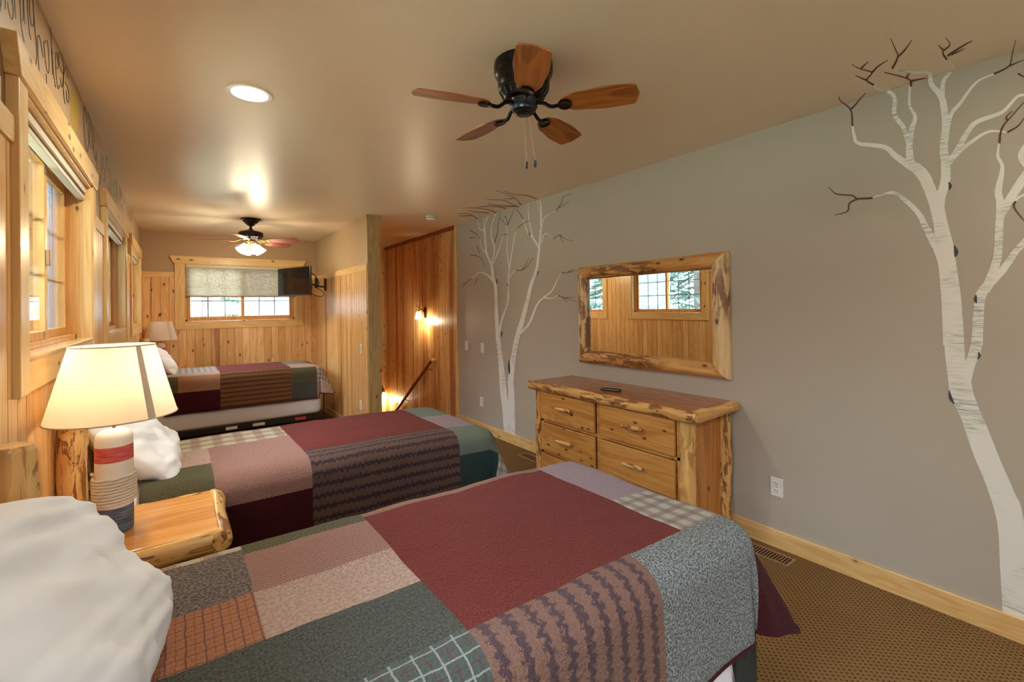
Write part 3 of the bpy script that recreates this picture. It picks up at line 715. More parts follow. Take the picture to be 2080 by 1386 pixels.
dup(bed0, (0, BEDS[2], 0), 'far twin bed on a black metal frame against the end wall')

def make_mattress(y0):
    r = thing('mattress', 'white-sheeted mattress under the blanket of the nearest bed', 'mattress', (0, y0, 0), 0, 'sheeted mattresses')
    mb = T(r); R = []
    lev = [(.171, .05), (.176, .022), (.195, .006), (.24, 0), (.33, 0), (.42, .001), (.455, .006), (.465, .012), (.475, .006), (.52, 0), (.6, 0), (.63, 0), (.66, .004), (.685, .012), (.70, .03), (.705, .09)]
    zs = []
    for (a, i0), (b, i1) in zip(lev[:-1], lev[1:]):
        for k in range(3): zs.append((a+(b-a)*k/3, i0+(i1-i0)*k/3))
    zs.append(lev[-1])
    for z, ins in zs:
        ring = []
        base = rrect(BX0+ins, BX1-.03-ins, y0+.02+ins, y0+BW-.02-ins, max(.02, .09-ins*.6), z)
        cx, cy = .6, y0+BW/2
        for x, y, zz in base:
            dx = noise.noise((x*3.2+z*5, y*3.2, z*9))*.006+noise.noise((x*11-z*22, y*9, z*12))*.0035
            ln = math.hypot(x-cx, (y-cy)*2) or 1
            ring.append((x+(x-cx)/ln*dx, y+(1 if y > cy else -1)*dx*.8, zz))
        R.append(ring)
    mb.rings(R); mb.build('fitted_sheet', 'sheet', r, True, auto=80)
    # elastic seams that cross the corners of the sheet
    for sgn, xa, xb in ((1, -.10, .10), (-1, 1.36, 1.27)):
        T(r).tube([(xa+(xb-xa)*k/8, y0+.0185, .20+.24*k/8) for k in range(9)], .0022, 6).build('corner_seam', 'sheet', r, True)
    return r
m0 = make_mattress(BEDS[0])
dup(m0, (0, BEDS[1], 0), 'white-sheeted mattress under the blanket of the middle bed')
dup(m0, (0, BEDS[2], 0), 'pale sheeted mattress side showing below the far bed blanket')

def blanket(label, y0, patches, rng, step, seed, flap=False):
    """patches: (u0, u1, v0, v1, cloth); later entries win; u along the bed, v = unrolled distance across it"""
    u0, u1, v0, v1 = rng; r = .085; y1 = y0+BW
    def cuts(a, b, idx):
        s = {a, b}; k = a
        while k < b: s.add(round(k, 4)); k += step
        for p in patches:
            for q in (p[idx], p[idx+1]):
                if a < q < b: s.add(q)
        s = sorted(s); o = [s[0]]
        prot = {p[idx] for p in patches} | {p[idx+1] for p in patches} | {a, b}
        for q in s[1:]:
            if q-o[-1] < step*.3:
                if q in prot and o[-1] not in prot: o[-1] = q
                elif q in prot: o.append(q)
                continue
            o.append(q)
        return o
    U, V = cuts(u0, u1, 0), cuts(v0, v1, 2)
    def roll(s):      # s = distance past the start of the edge curve
        if s <= 0: return s, 0
        if s < r*PI/2: return r*math.sin(s/r), r*(1-math.cos(s/r))
        return r, r+(s-r*PI/2)
    def pos(u, v):
        sx = u-(BX1+.012-r); near = v < (y0+y1)/2
        sy = (y0+r)-v if near else v-(y1-r); sg = -1 if near else 1; yb = y0+r if near else y1-r
        if sx > 0 and sy > 0:
            d = math.hypot(sx, sy); th = math.atan2(sy, sx); rho, dr = roll(d)
            ex = max(0, d-r*PI/2); k = .36*math.sin(2*th)**2
            ex = min(ex, .25)+max(0, ex-.25)*.30; rho += ex*k*1.15; dr = min(dr, r)+ex*math.sqrt(1-k*k)*.94 if ex else dr
            rip = .012*math.sin(th*10+seed)*min(1, ex/.2)
            x, y = BX1+.012-r+(rho+rip)*math.cos(th), yb+sg*(rho+rip)*math.sin(th)
        else:
            px, dx = roll(sx); py, dy = roll(sy); x = BX1+.012-r+px; y = yb+sg*py; dr = dx+dy
            ex = max(0, max(sx, sy)-r*PI/2)
            if sx > 0: x += ex*(.05+.05*math.sin(v*9+seed))
            if sy > 0:
                fade = 1-max(0, min(1, (u-.9)/.5))*.4
                y += sg*ex*(.04+.05*noise.noise((u*3.1, seed, 0)) * fade+.02*math.sin(u*17+seed*2))
        z = BH-dr
        if dr < .05:
            z += .007*noise.noise((u*4+seed, v*4, 0))+.0025*noise.noise((u*16, v*16, seed))
            z += .012*max(0, min(1, (v-(y1-.25))/.2))*(1 if u < .3 else 0)*.0
        sl = max(0, min(1, (u-.7)/.75)); z -= .022*sl*sl*max(0, 1-dr/.3)
        return (x, y, z)
    ob = thing('patchwork_blanket', label, 'blanket', (0, y0, 0), 0, 'patchwork blankets on the twin beds')
    mb = T(ob); names = []
    G = [[mb.vert(pos(u, v)) for v in V] for u in U]
    for i in range(len(U)-1):
        for j in range(len(V)-1):
            cu, cv = (U[i]+U[i+1])/2, (V[j]+V[j+1])/2; nm = 'burg'
            for p in patches:
                if p[0] <= cu <= p[1] and p[2] <= cv <= p[3]: nm = p[4]
            if nm not in names: names.append(nm)
            mb.k = names.index(nm)
            mb.face((G[i][j], G[i+1][j], G[i+1][j+1], G[i][j+1]), ((U[i], V[j]), (U[i+1], V[j]), (U[i+1], V[j+1]), (U[i], V[j+1])))
    mb.build('patchwork', [FB[n] for n in names], ob, True, solid=.009, auto=False)
    if flap:
        fm = MB(Matrix.Translation(-Vector(ob.location))); rows = []
        for i in range(17):
            a = -PI/2+PI/2*(i-5)/7 if 5 <= i <= 12 else None
            cx, cy, q = BX1-.055, y0+.065, .06
            if i < 5: p = (cx-.02*(5-i), cy-q)
            elif i <= 12: p = (cx+q*math.cos(a), cy+q*math.sin(a))
            else: p = (cx+q, cy+.15*(i-12))
            rows.append([fm.vert((p[0]+.006*math.sin(i*1.9+z*9), p[1], z)) for z in (.10, .20, .30, .40, .50)])
        for i in range(16):
            for j in range(4): fm.face((rows[i][j], rows[i+1][j], rows[i+1][j+1], rows[i][j+1]), tuple((.2*i*.2, z) for z in (0, 0, .1, .1)))
        fm.build('under_flap', FB['charcoal'], ob, True, solid=.006, auto=False)
    hem = [(u, v0) for u in U]+[(u1, v) for v in V]+[(u, v1) for u in U[::-1]]
    pts = [Vector(pos(u, v)) for u, v in hem]; q = [pts[0]]
    for p in pts[1:]:
        if (p-q[-1]).length > .008: q.append(p)
    T(ob).tube([p+Vector((0, 0, 0)) for p in q], .0052, 7).build('hem_binding', FB['maroon'], ob, True)
    return ob
B = 9.
blanket('patchwork blanket with a big burgundy square and grey corner on the nearest bed', .72, [
 (-1, .14, -B, B, 'dgreen'), (-1, .14, 1.49, B, 'plaid'), (-1, .14, 1.25, 1.49, 'tgrey'), (-1, .14, 1.06, 1.25, 'orange'),
 (.14, .475, -B, 1.055, 'dgreen'), (.14, .475, 1.055, 1.245, 'beige'), (.14, .475, 1.245, 1.455, 'weave'), (.14, .475, 1.455, B, 'olive'), (.25, .475, -B, .84, 'gtart'),
 (.475, 1.205, .83, 1.485, 'burg'), (.475, 1.205, 1.485, B, 'brown'), (.475, .966, -B, .83, 'strv'), (.966, 1.44, -B, .83, 'grey'),
 (1.205, 1.44, .83, 1.105, 'gplaid'), (1.205, 1.44, 1.105, B, 'lav'), (1.44, B, -B, B, 'maroon')], (-.12, 1.46+.33, .72-.31, .72+.86+.33), .0135, 1.3, True)
y = 2.17-.72
blanket('patchwork blanket with brown knitted rows and green end on the middle bed', 2.17, [
 (-1, .115, -B, 2.43, 'olive'), (-1, .115, 2.43, 2.70, 'beige'), (-1, .47, 2.70, B, 'plaid'), (.115, .475, 2.09, 2.70, 'weave'), (.115, .475, 2.09, 2.64, 'weave'), (-1, .475, -B, 2.09, 'maroon'), (-1, .115, 1.99, 2.09, 'olive'),
 (.475, 1.21, 2.345, B, 'burg'), (.475, 1.21, -B, 2.345, 'strh'), (1.21, 1.50, 2.09, 2.335, 'sage'), (1.21, 1.50, -B, 2.09, 'teal'), (1.21, 1.50, 2.335, 2.66, 'lav'), (1.21, 1.50, 2.66, B, 'sage'), (1.50, B, 2.3, B, 'burg'), (1.50, B, -B, 2.3, 'gplaid')],
 (-.12, 1.46+.32, 2.17-.36, 2.17+.86+.33), .018, 4.1)
blanket('patchwork blanket with tawny knitted rows and plaid strip on the far bed', 5.93, [
 (-1, .37, 6.09, B, 'gplaid'), (-1, .37, 5.97, 6.09, 'beige'), (-1, -.0, 5.79, 5.97, 'olive'), (0, .37, 5.79, 5.97, 'tan'), (-1, .37, -B, 5.79, 'maroon'),
 (.37, 1.08, 5.99, B, 'burg'), (.37, 1.08, -B, 5.99, 'strh3'), (1.08, 1.36, 6.3, B, 'sage'), (1.08, 1.44, 5.98, 6.3, 'beige'), (1.08, 1.36, 5.78, 5.98, 'olive'), (1.08, 1.36, -B, 5.78, 'dgreen'),
 (1.36, B, 5.78, 6.0, 'gplaid'), (1.44, B, 6.0, B, 'gplaid'), (1.36, B, -B, 5.78, 'beige')],
 (-.12, 1.46+.34, 5.93-.36, 5.93+.86+.33), .03, 7.7)

def pillow(label, c, w, h, th, lean, seed, rz=0.0, roll=0.0):
    """lean: tilt of the pillow from lying flat; w across the bed, h up the slope"""
    o = thing('pillow', label, 'pillow', c, rz, 'white pillows'); A = Matrix.Rotation(lean, 3, 'Y') @ Matrix.Rotation(roll, 3, 'Z')
    for_ = []; N = 44
    mb = MB()
    def pt(a, b, s):
        e = (max(0, 1-abs(a)**2.6)*max(0, 1-abs(b)**2.6))**.5
        px = 1-.04*(1-abs(b)**3)*abs(a)**4; py = 1-.07*(1-abs(a)**3)*abs(b)**4
        kr = .36 if b > 0 else .06
        y = a*w/2*py*math.sqrt(1-kr*b*b/1.0*abs(a)); x = -b*h/2*px*math.sqrt(1-kr*a*a*abs(b))
        wr = (noise.noise((a*2.2+seed, b*2.2, s))*.022+noise.noise((a*5.5+b*3, b*2.5+seed, s*2))*.012+noise.noise((a*2+b*9, b*3+seed*3, s))*.008-.030*max(0, .22-abs(noise.noise((a*2.6+seed*2, b*1.6+a*1.5, s)))))*min(1, e*1.6)
        edge = .006*noise.noise((a*9, b*9, seed))
        z = s*(e*th/2)+wr*(1 if s > 0 else .5)+(1-e)*edge
        return Vector((x, y, z))
    f = lambda t: math.sin(t*PI/2)*.75+t*.25
    G = {}
    for s in (1, -1):
        for i in range(N+1):
            for j in range(N+1):
                a, b = f(-1+2*i/N), f(-1+2*j/N)
                if s < 0 and (i in (0, N) or j in (0, N)): G[s, i, j] = G[1, i, j]; continue
                G[s, i, j] = mb.vert(A @ pt(a, b, s))
        for i in range(N):
            for j in range(N):
                q = (G[s, i, j], G[s, i+1, j], G[s, i+1, j+1], G[s, i, j+1]); mb.face(q if s < 0 else q[::-1])
    mb.build('pillowcase', 'pillow', o, True, auto=False); return o
pillow('large white pillow leaning on the headboard in the front left corner', (-.185, 1.08, .922), .70, .42, .19, math.radians(50), 2.0, roll=math.radians(-11))
pillow('white pillow on the middle bed, partly behind the striped lamp', (-.15, 2.62, .85), .62, .40, .17, math.radians(42), 5.0)
pillow('white pillow at the head of the far bed, beside the far lamp', (-.15, 6.38, .90), .62, .42, .15, math.radians(52), 8.0)

# ---------------------------------------------------------------- nightstands and lamps
NZ = .72
def make_nightstand(yc):
    n = thing('nightstand', 'small honey log nightstand between the two nearest beds', 'nightstand', (0, yc, 0), 0, 'log nightstands')
    a, b = yc-.205, yc+.205
    T(n).box(-.335, .105, a, b, NZ-.03, NZ).build('top', 'nstop', n, bevel=.006)
    T(n).log((-.335, a+.006, NZ-.036), (.12, a+.006, NZ-.036), .034, .034, 3, 24, None, .10, sq=(.75, 1), knob=4, bend=.006).build('edge_log', 'logX', n, True)
    T(n).log((-.335, b-.006, NZ-.036), (.12, b-.006, NZ-.036), .034, .034, 6, 24, None, .10, sq=(.75, 1), knob=3, bend=.006).build('edge_log', 'logX', n, True)
    T(n).log((.108, a-.02, NZ-.036), (.108, b+.01, NZ-.036), .035, .034, 9, 24, None, .12, sq=(.9, 1), knob=3, bend=.012).build('edge_log', 'logY', n, True)
    for x in (-.30, .075):
        for y_ in (a+.045, b-.045): T(n).log((x, y_, 0), (x, y_, NZ-.04), .026, .025, int(x*50+y_*9) % 17, 16, knob=3).build('leg', 'logZ', n, True)
    T(n).box(-.32, .08, a+.03, b-.03, .22, .245).build('shelf', 'nstop', n, bevel=.004)
    T(n).box(-.32, .075, a+.04, b-.04, NZ-.16, NZ-.03).build('apron', 'cedX', n, bevel=.004)
    return n
ns = make_nightstand(1.965); dup(ns, (0, 7.05, 0), 'log nightstand in the far corner beside the far bed')

M['lampwhite'] = plain('whitewashed_wood', sc(242, 240, 236), .6, nz=.06, nsc=30)
def brushed(name, c1, c2):
    t = NT(name); x = t.xyz(t.tc()); n = t.noise(t.vec(t.mul(x[0], 20.), t.mul(x[1], 20.), t.mul(x[2], 260.)), 1.0, 3)
    return t.bsdf(t.mix(t.ss(n, .35, .7), c1, c2), .6)
M['lampred'] = brushed('brushed_red_paint', sc(204, 74, 78), sc(222, 128, 128))
M['lampblue'] = brushed('brushed_navy_paint', sc(58, 78, 108), sc(120, 136, 156))
M['rope'] = plain('natural_rope', sc(226, 220, 208), .8, nz=.12, nsc=300)
def make_lamp(loc, label):
    l = thing('table_lamp', label, 'lamp', loc, 0, 'buoy table lamps'); r = .0485
    MB().lathe([(r-.002, 0), (r, .003), (r, .082)], seg=48).build('blue_base', 'lampblue', l, True)
    MB().lathe([(r-.0004, .082), (r, .083), (r, .226)], seg=48).build('body', 'lampwhite', l, True)
    MB().lathe([(r, .226), (r+.0003, .227), (r, .274)], seg=48).build('red_band', 'lampred', l, True)
    MB().lathe([(r, .274), (r, .292), (r*.97, .303), (r*.86, .315), (r*.62, .323), (r*.3, .327), (.004, .328)], seg=48).build('rounded_top', 'lampwhite', l, True)
    rp = MB(); turns = 9; n = turns*120; rr = .0046; R = []
    for i in range(n+1):
        t = i/120; a = t*2*PI+2.6; z = .094+t*(.088/turns); c = Vector(((r+rr)*math.cos(a), (r+rr)*math.sin(a), z)); e = Vector((math.cos(a), math.sin(a), 0))
        tw = i/120*2*PI*8.6
        R.append([c+(e*math.cos(q)+Vector((0, 0, 1))*math.sin(q))*rr*(1+.12*math.cos(3*q-tw*1.0)) for q in (2*PI*k/12 for k in range(12))])
    rp.rings(R)
    rp.build('rope_coil', 'rope', l, True)
    for zz, aa in ((.094, 2.6), (.182, 2.75)):
        MB().log(((r+.006)*math.cos(aa), (r+.006)*math.sin(aa), zz-.004), ((r+.010)*math.cos(aa+.18), (r+.010)*math.sin(aa+.18), zz+.006), .0062, .006, 4, 10, 8, .2).build('rope_end', 'rope', l, True)
    MB().tube([(0, 0, .325), (0, 0, .40)], .0045, 12).build('neck', 'brass', l, True)
    MB().lathe([(.012, .385), (.016, .392), (.016, .43), (.011, .438)], seg=20).build('socket', 'brass', l, True)
    # shade: a thin cone, thicker seam strip, wire rings and spider
    sh = MB(); N = 72; z0, z1, r0, r1 = .365, .592, .166, .108
    A = [[sh.vert((ra*math.cos(2*PI*k/N), ra*math.sin(2*PI*k/N), z)) for k in range(N)] for ra, z in ((r0, z0), (r1, z1))]
    for k in range(N): sh.face((A[0][k], A[0][(k+1) % N], A[1][(k+1) % N], A[1][k]))
    sd = sh.build('lamp_shade', 'shade', l, True)
    sm_ = MB(); a0, a1 = -.98, -.84
    P = [[sm_.vert(((ra+.0012)*math.cos(a), (ra+.0012)*math.sin(a), z)) for a in [a0+(a1-a0)*k/5 for k in range(6)]] for ra, z in ((r0, z0), (r1, z1))]
    for k in range(5): sm_.face((P[0][k], P[0][k+1], P[1][k+1], P[1][k]))
    sm_.build('seam_strip', 'seam', sd, True)
    for ra, z in ((r0, z0), (r1, z1)):
        MB().tube([(ra*math.cos(2*PI*k/60), ra*math.sin(2*PI*k/60), z) for k in range(60)], .0022, 6, closed=True).build('rim', 'seam', sd, True)
    for k in range(3):
        a = k*2*PI/3+.4; MB().tube([(.01*math.cos(a), .01*math.sin(a), z1-.03), (r1*math.cos(a), r1*math.sin(a), z1-.004)], .0015, 6).build('spider_arm', 'brass', sd, True)
    MB().tube([(.0, 0, .43)]+[(0, .045*math.sin(PI*k/10), .43+.13*k/10) for k in range(1, 10)]+[(0, 0, .562)], .0015, 6).build('harp', 'brass', l, True)
    MB().lathe([(.010, .438), (.014, .45), (.026, .475), (.028, .49), (.022, .51), (.01, .52), (.001, .522)], seg=20).build('light_bulb', 'bulb', l, True)
    return l
M['bulb'] = emis('bulb_glow', (1, .82, .55), 12)
M['bulboff'] = plain('bulb_glass', sc(240, 236, 226), .3)
L1 = make_lamp((-.168, 1.965, NZ), 'lit lamp with red and blue banded buoy base and rope on the near nightstand')
L2 = dup(L1, (-.165, 7.05, NZ), 'unlit banded buoy lamp on the nightstand in the far corner')
for ch in L2.children:
    if ch.name.startswith('light_bulb'): ch.data = ch.data.copy(); ch.data.materials[0] = M['bulboff']
light('lamp_glow', 'POINT', (-.168, 1.965, NZ+.485), 5.0, (1, .86, .64), shadow_soft_size=.03)

# ---------------------------------------------------------------- dresser, remote, mirror
d = thing('dresser', 'log-trimmed cedar dresser under the mirror on the right wall', 'dresser', (2.56, 2.26, 0))
X0, X1, Y0, Y1, DZ = 2.345, 2.785, 1.56, 2.94, .815
tp = T(d)
tp.box(2.335, 2.79, 1.535, 2.985, DZ-.028, DZ); tp.build('top', 'cedtop', d, bevel=.004)
T(d).log((2.338, 1.50, DZ-.034), (2.338, 3.015, DZ-.034), .035, .034, 11, 26, 90, .17, sq=(.9, 1), knob=12, bend=.012).build('edge_log', 'clogY', d, True)
T(d).log((2.325, 1.530, DZ-.034), (2.797, 1.530, DZ-.034), .034, .034, 13, 26, 40, .12, sq=(1, 1), knob=4).build('edge_log', 'clogX', d, True)
T(d).log((2.345, 2.985, DZ-.034), (2.795, 2.985, DZ-.034), .030, .030, 15, 22, 40, .12, sq=(1, 1), knob=4).build('edge_log', 'clogX', d, True)
for (x, y_, rr, sd, kn) in ((2.375, 1.585, .045, 21, 9), (2.745, 1.575, .042, 23, 5), (2.372, 2.925, .036, 25, 4), (2.75, 2.925, .036, 27, 3)):
    T(d).log((x, y_, 0), (x, y_, DZ-.05), rr, rr*.98, sd, 24, 50, .14, knob=kn, bend=.008).build('corner_post', 'clogZ', d, True)
T(d).box(X0+.02, X1-.01, Y0+.02, Y0+.04, .10, DZ-.03).build('side_panel', 'cedside', d)
T(d).box(X0+.02, X1-.01, Y1-.05, Y1-.03, .10, DZ-.03).build('side_panel', 'cedside', d)
T(d).box(X1-.012, X1-.002, Y0+.03, Y1-.03, .10, DZ-.03).build('back_panel', 'cedY', d)
fr = T(d)
for z0, z1 in ((.745, .787), (.505, .528), (.258, .280), (.03, .07)): fr.box(X0+.012, X0+.03, Y0+.06, Y1-.05, z0, z1)
fr.box(X0+.016, X0+.032, 2.238, 2.285, .05, .76); fr.box(X0+.012, X0+.028, 1.618, 1.645, .03, .787); fr.box(X0+.012, X0+.028, 2.86, 2.90, .03, .787)
fr.build('face_frame', 'cedY', d, bevel=.002)
n_ = 0
for ya, yb in ((1.648, 2.232), (2.29, 2.868)):
    for za, zb in ((.53, .742), (.283, .502), (.072, .255)):
        dr = T(d).box(X0-.008, X0+.015, ya, yb, za, zb).build('drawer', 'cedY', d, bevel=.004)
        ym, zm = (ya+yb)/2, (za+zb)/2+.01; n_ += 1
        T(d).log((X0-.036, ym-.075, zm+.004), (X0-.038, ym+.075, zm), .0125, .0105, 40+n_, 14, 30, .2, bend=.008, knob=2, rc=.3).build('handle', 'logY', dr, True)
        for s_ in (-.05, .05): T(d).tube([(X0-.006, ym+s_, zm), (X0-.034, ym+s_, zm)], .007, 10).build('handle_post', 'logY', dr, True)
rm = thing('remote_control', 'black remote control lying on the dresser top', 'remote', (2.47, 2.25, DZ), math.radians(-72))
MB().box(-.075, .075, -.021, .021, .002, .017).build('remote_body', 'blackp', rm, bevel=.007)
for i in range(6):
    for j in range(3): MB().box(-.055+i*.02, -.045+i*.02, -.014+j*.011, -.008+j*.011, .016, .019).build('button', 'gun', rm)
MB().box(.062, .068, -.006, .006, .016, .019).build('power_button', 'redtag', rm)

mi = thing('wall_mirror', 'log-framed wall mirror with bark patches above the dresser', 'mirror', (XR, 2.22, 1.34))
ym0, ym1, zm0, zm1, fw = 1.555, 2.875, .942, 1.745, .105
def mlog(name, p0, p1, inward, seed, mat):
    """half-round log, mitred where it meets its neighbours"""
    mb = T(mi); p0, p1, inward = Vector(p0), Vector(p1), Vector(inward); L = (p1-p0).length; ax = (p1-p0)/L; n = int(L/.014); R = []; S_ = 22
    for i in range(n+1):
        t = i/n; ring = []
        for k in range(S_):
            a = PI*k/(S_-1); q = math.cos(a); h = math.sin(a)
            w_ = 1+.10*noise.noise((a*1.3+seed, t*L*4, seed))+.035*noise.noise((a*4, t*L*20, seed))
            off = q*fw/2*(w_ if q < 0 else 1+.3*(w_-1)); c = off+fw/2
            al = c+(L-2*c)*t
            ring.append(p0+ax*al+inward*c+Vector((-1, 0, 0))*(.012+.052*(h**.7)*w_))
        ring += [ring[-1]+Vector((.012-.001-(0), 0, 0)), ring[0]+Vector((.011, 0, 0))]
        R.append(ring)
    mb.rings(R); return mb.build(name, mat, mi, True, auto=60)
M['mlogZ'] = wood('mirror_log_upright', sc(238, 214, 166), sc(216, 180, 122), 'Z', None, .55, .3, bark=1.9, fine=.6)
M['mlogY'] = wood('mirror_log_crosswise', sc(226, 178, 108), sc(198, 142, 76), 'Y', None, .4, .3, bark=1.9, fine=.6)
mlog('frame_log', (XR, ym0, zm0), (XR, ym0, zm1), (0, 1, 0), 3, 'mlogZ')
mlog('frame_log', (XR, ym1, zm0), (XR, ym1, zm1), (0, -1, 0), 5, 'mlogZ')
mlog('frame_log', (XR, ym0, zm0), (XR, ym1, zm0), (0, 0, 1), 7, 'mlogY')
mlog('frame_log', (XR, ym0, zm1), (XR, ym1, zm1), (0, 0, -1), 9, 'mlogY')
T(mi).box(XR-.020, XR-.014, ym0+fw*.8, ym1-fw*.8, zm0+fw*.8, zm1-fw*.8).build('glass', 'mirror', mi)
T(mi).box(XR-.013, XR-.001, ym0+.04, ym1-.04, zm0+.04, zm1-.04).build('backing', 'cedZ', mi)

# ---------------------------------------------------------------- television on its arm
tv = thing('television', 'small black flat television on a wall arm by the end window', 'television', (1.21, 6.40, 1.785), math.atan2(.64, -.26)-PI/2)
# local x = outwards normal side handled by orientation: width along local y
w2, h2 = .345, .18
MB().box(-.012, .012, -w2, w2, -h2, h2).build('case', 'blackp', tv, bevel=.004)
M['screen'] = plain('tv_screen', sc(14, 14, 16), .06, .5)
MB().box(-.0135, -.0122, -w2+.012, w2-.012, -h2+.02, h2-.012).build('screen', 'screen', tv)
MB().box(-.0138, -.0122, -w2+.002, w2-.002, -h2+.001, -h2+.008).build('lower_trim', 'gun', tv)
MB().box(.0125, .035, -.2, .2, -.12, .11).build('rear_housing', 'blackp', tv, bevel=.008)
MB().box(-.004, .010, -.012, .012, -h2-.012, -h2-.001).build('sensor', 'gun', tv)
mt = thing('tv_wall_mount', 'black folding arm with looped cables holding the small television', 'wall mount', (1.663, 6.68, 1.77))
MB().box(-.022, 0, -.028, .028, -.085, .085).build('wall_plate', 'black', mt, bevel=.006)
MB().tube([(-.02, 0, -.035), (-.17, -.20, -.035)], .013, 10).build('arm', 'black', mt, True)
MB().tube([(-.17, -.20, -.06), (-.17, -.20, .075)], .017, 12).build('pivot', 'black', mt, True)
MB().tube([(-.17, -.20, -.02), (-.405, -.262, -.0)], .013, 10).build('arm', 'black', mt, True)
MB().box(-.420, -.408, -.33, -.20, -.075, .10).build('tv_plate', 'black', mt, bevel=.003)
MB().tube(smooth_line([(-.415, -.30, .09), (-.30, -.31, .15), (-.20, -.28, .09), (-.15, -.24, 0.0), (-.19, -.25, -.06)], 8), .006, 8).build('cable', 'blackp', mt, True)
MB().tube(smooth_line([(-.39, -.30, -.05), (-.30, -.32, -.12), (-.17, -.28, -.17), (-.08, -.20, -.155), (-.10, -.18, -.09), (-.20, -.21, -.045)], 8), .0045, 8).build('cable', 'blackp', mt, True)
MB().tube(smooth_line([(-.36, -.30, -.04), (-.31, -.31, -.13), (-.27, -.31, -.17), (-.25, -.29, -.10), (-.24, -.27, -.04)], 8), .004, 8).build('cable', 'blackp', mt, True)

# ---------------------------------------------------------------- ceiling fans
def blade(mb, r0, r1, hw, th=.006, tip=.03):
    """outline of a paddle along +x, hw = [(fraction, half width)]"""
    up = []; n = 26
    for i in range(n+1):
        f = i/n; x = r0+(r1-r0)*f
        for (a, wa), (b, wb) in zip(hw[:-1], hw[1:]):
            if a <= f <= b: w_ = wa+(wb-wa)*(lambda q: q*q*(3-2*q))((f-a)/(b-a))
        e0 = (x-r0)/tip; e1 = (r1-x)/tip
        if e1 < 1: w_ *= max(.02, 1-(1-e1)**2)**.5 if tip else 1
        if e0 < 1: w_ *= max(.02, 1-(1-e0)**2)**.5
        up.append((x, w_))
    out = [(x, w_) for x, w_ in up]+[(x, -w_) for x, w_ in up[::-1]]
    lo = [mb.vert((x, y_, -th/2)) for x, y_ in out]; hi = [mb.vert((x, y_, th/2)) for x, y_ in out]; N = len(out)
    mb.face(lo[::-1]); mb.face(hi)
    for k in range(N): mb.face((lo[k], lo[(k+1) % N], hi[(k+1) % N], hi[k]))
    return mb
def fblade(root, phase, k, zb, r0, r1, hw, pitch, mat, tip, th=.006):
    A = Matrix.Rotation(math.radians(phase+72*k), 4, 'Z') @ Matrix.Translation((0, 0, zb)) @ Matrix.Rotation(math.radians(pitch), 4, 'X')
    o = blade(MB(), r0, r1, hw, th, tip).build('blade', mat, root, bevel=.0015); o.matrix_local = A
    return A
M['walnut'] = wood('stained_blade', sc(154, 88, 36), sc(92, 46, 16), 'Z', None, 0, .3, fine=.4)
def m_blade(name, a, b):
    t = NT(name); o = t.tc(); n = t.noise(o, 26, 4, 1.2); n2 = t.noise(o, 7, 2)
    return t.bsdf(t.mix(t.ss(t.add(t.mul(n, .6), t.mul(n2, .4)), .35, .62), a, b), .32)
M['bladeA'] = wood('walnut_stain_blade', sc(182, 108, 50), sc(104, 54, 22), 'X', None, 0, .3, fine=.8)
M['bladeB'] = wood('rosewood_blade', sc(150, 90, 74), sc(116, 62, 52), 'X', None, 0, .3, fine=.8)
f1 = thing('ceiling_fan', 'low-profile black ceiling fan with five walnut blades and pull chains', 'ceiling fan', (1.19, 1.54, H))
MB().lathe([(.122, 0), (.124, -.006), (.124, -.040), (.119, -.048), (.119, -.054), (.112, -.062), (.110, -.075), (.108, -.104), (.104, -.110), (.106, -.115), (.101, -.121)], seg=64).build('canopy', 'oilb', f1, True)
MB().lathe([(.100, -.118), (.092, -.132), (.080, -.150), (.060, -.156)], seg=64).build('motor_housing', 'oilb', f1, True)
for k in range(20):
    a = 2*PI*k/20; ca, sa = math.cos(a), math.sin(a)
    MB().tube([(.100*ca, .100*sa, -.122), (.088*ca, .088*sa, -.143)], .0032, 6).build('vent_rib', 'gun', f1, True)
for k in range(10):
    a = 2*PI*k/10+.2; MB().tube([(.1238*math.cos(a), .1238*math.sin(a), -.022), (.1256*math.cos(a), .1256*math.sin(a), -.022)], .003, 8).build('screw', 'dkslot', f1, True)
M['gun2'] = plain('pewter_black', sc(52, 58, 68), .25, .6, .8)
MB().lathe([(.060, -.152), (.057, -.160), (.057, -.185), (.053, -.190), (.050, -.200), (.040, -.206), (.040, -.210), (.030, -.216), (.005, -.218)], seg=48).build('switch_housing', 'gun2', f1, True)
for k in range(5):
    A = fblade(f1, 21, k, -.186, .148, .468, [(0, .030), (.25, .055), (.6, .066), (1, .060)], -13, 'bladeA', .022)
    ir = MB(A).tube(smooth_line([(.052, 0, .018), (.085, 0, .010), (.115, 0, -.010), (.150, 0, -.008)], 6), [.008]*19, 10)
    io = ir.build('blade_iron', 'oilb', f1, True)
    MB(A).lathe([(.0285, -.004), (.030, -.007), (.030, -.012), (.026, -.015), (.022, -.0135), (.020, -.0125), (.001, -.0135)], (.172, 0, 0), 28).build('medallion', 'oilb', io, True)
for x_, y_, zz in ((.012, .004, -.44), (.040, -.020, -.435)):
    ch = MB().tube([(x_*.4, y_*.4, -.214), (x_*.75, y_*.75, (zz-.214)/2), (x_, y_, zz+.03)], .0011, 6).build('pull_chain', 'chain', f1, True)
    MB().lathe([(.002, 0), (.0055, .004), (.0062, .014), (.0055, .027), (.002, .031)], (x_, y_, zz), 14).build('chain_pull', 'gun', ch, True)

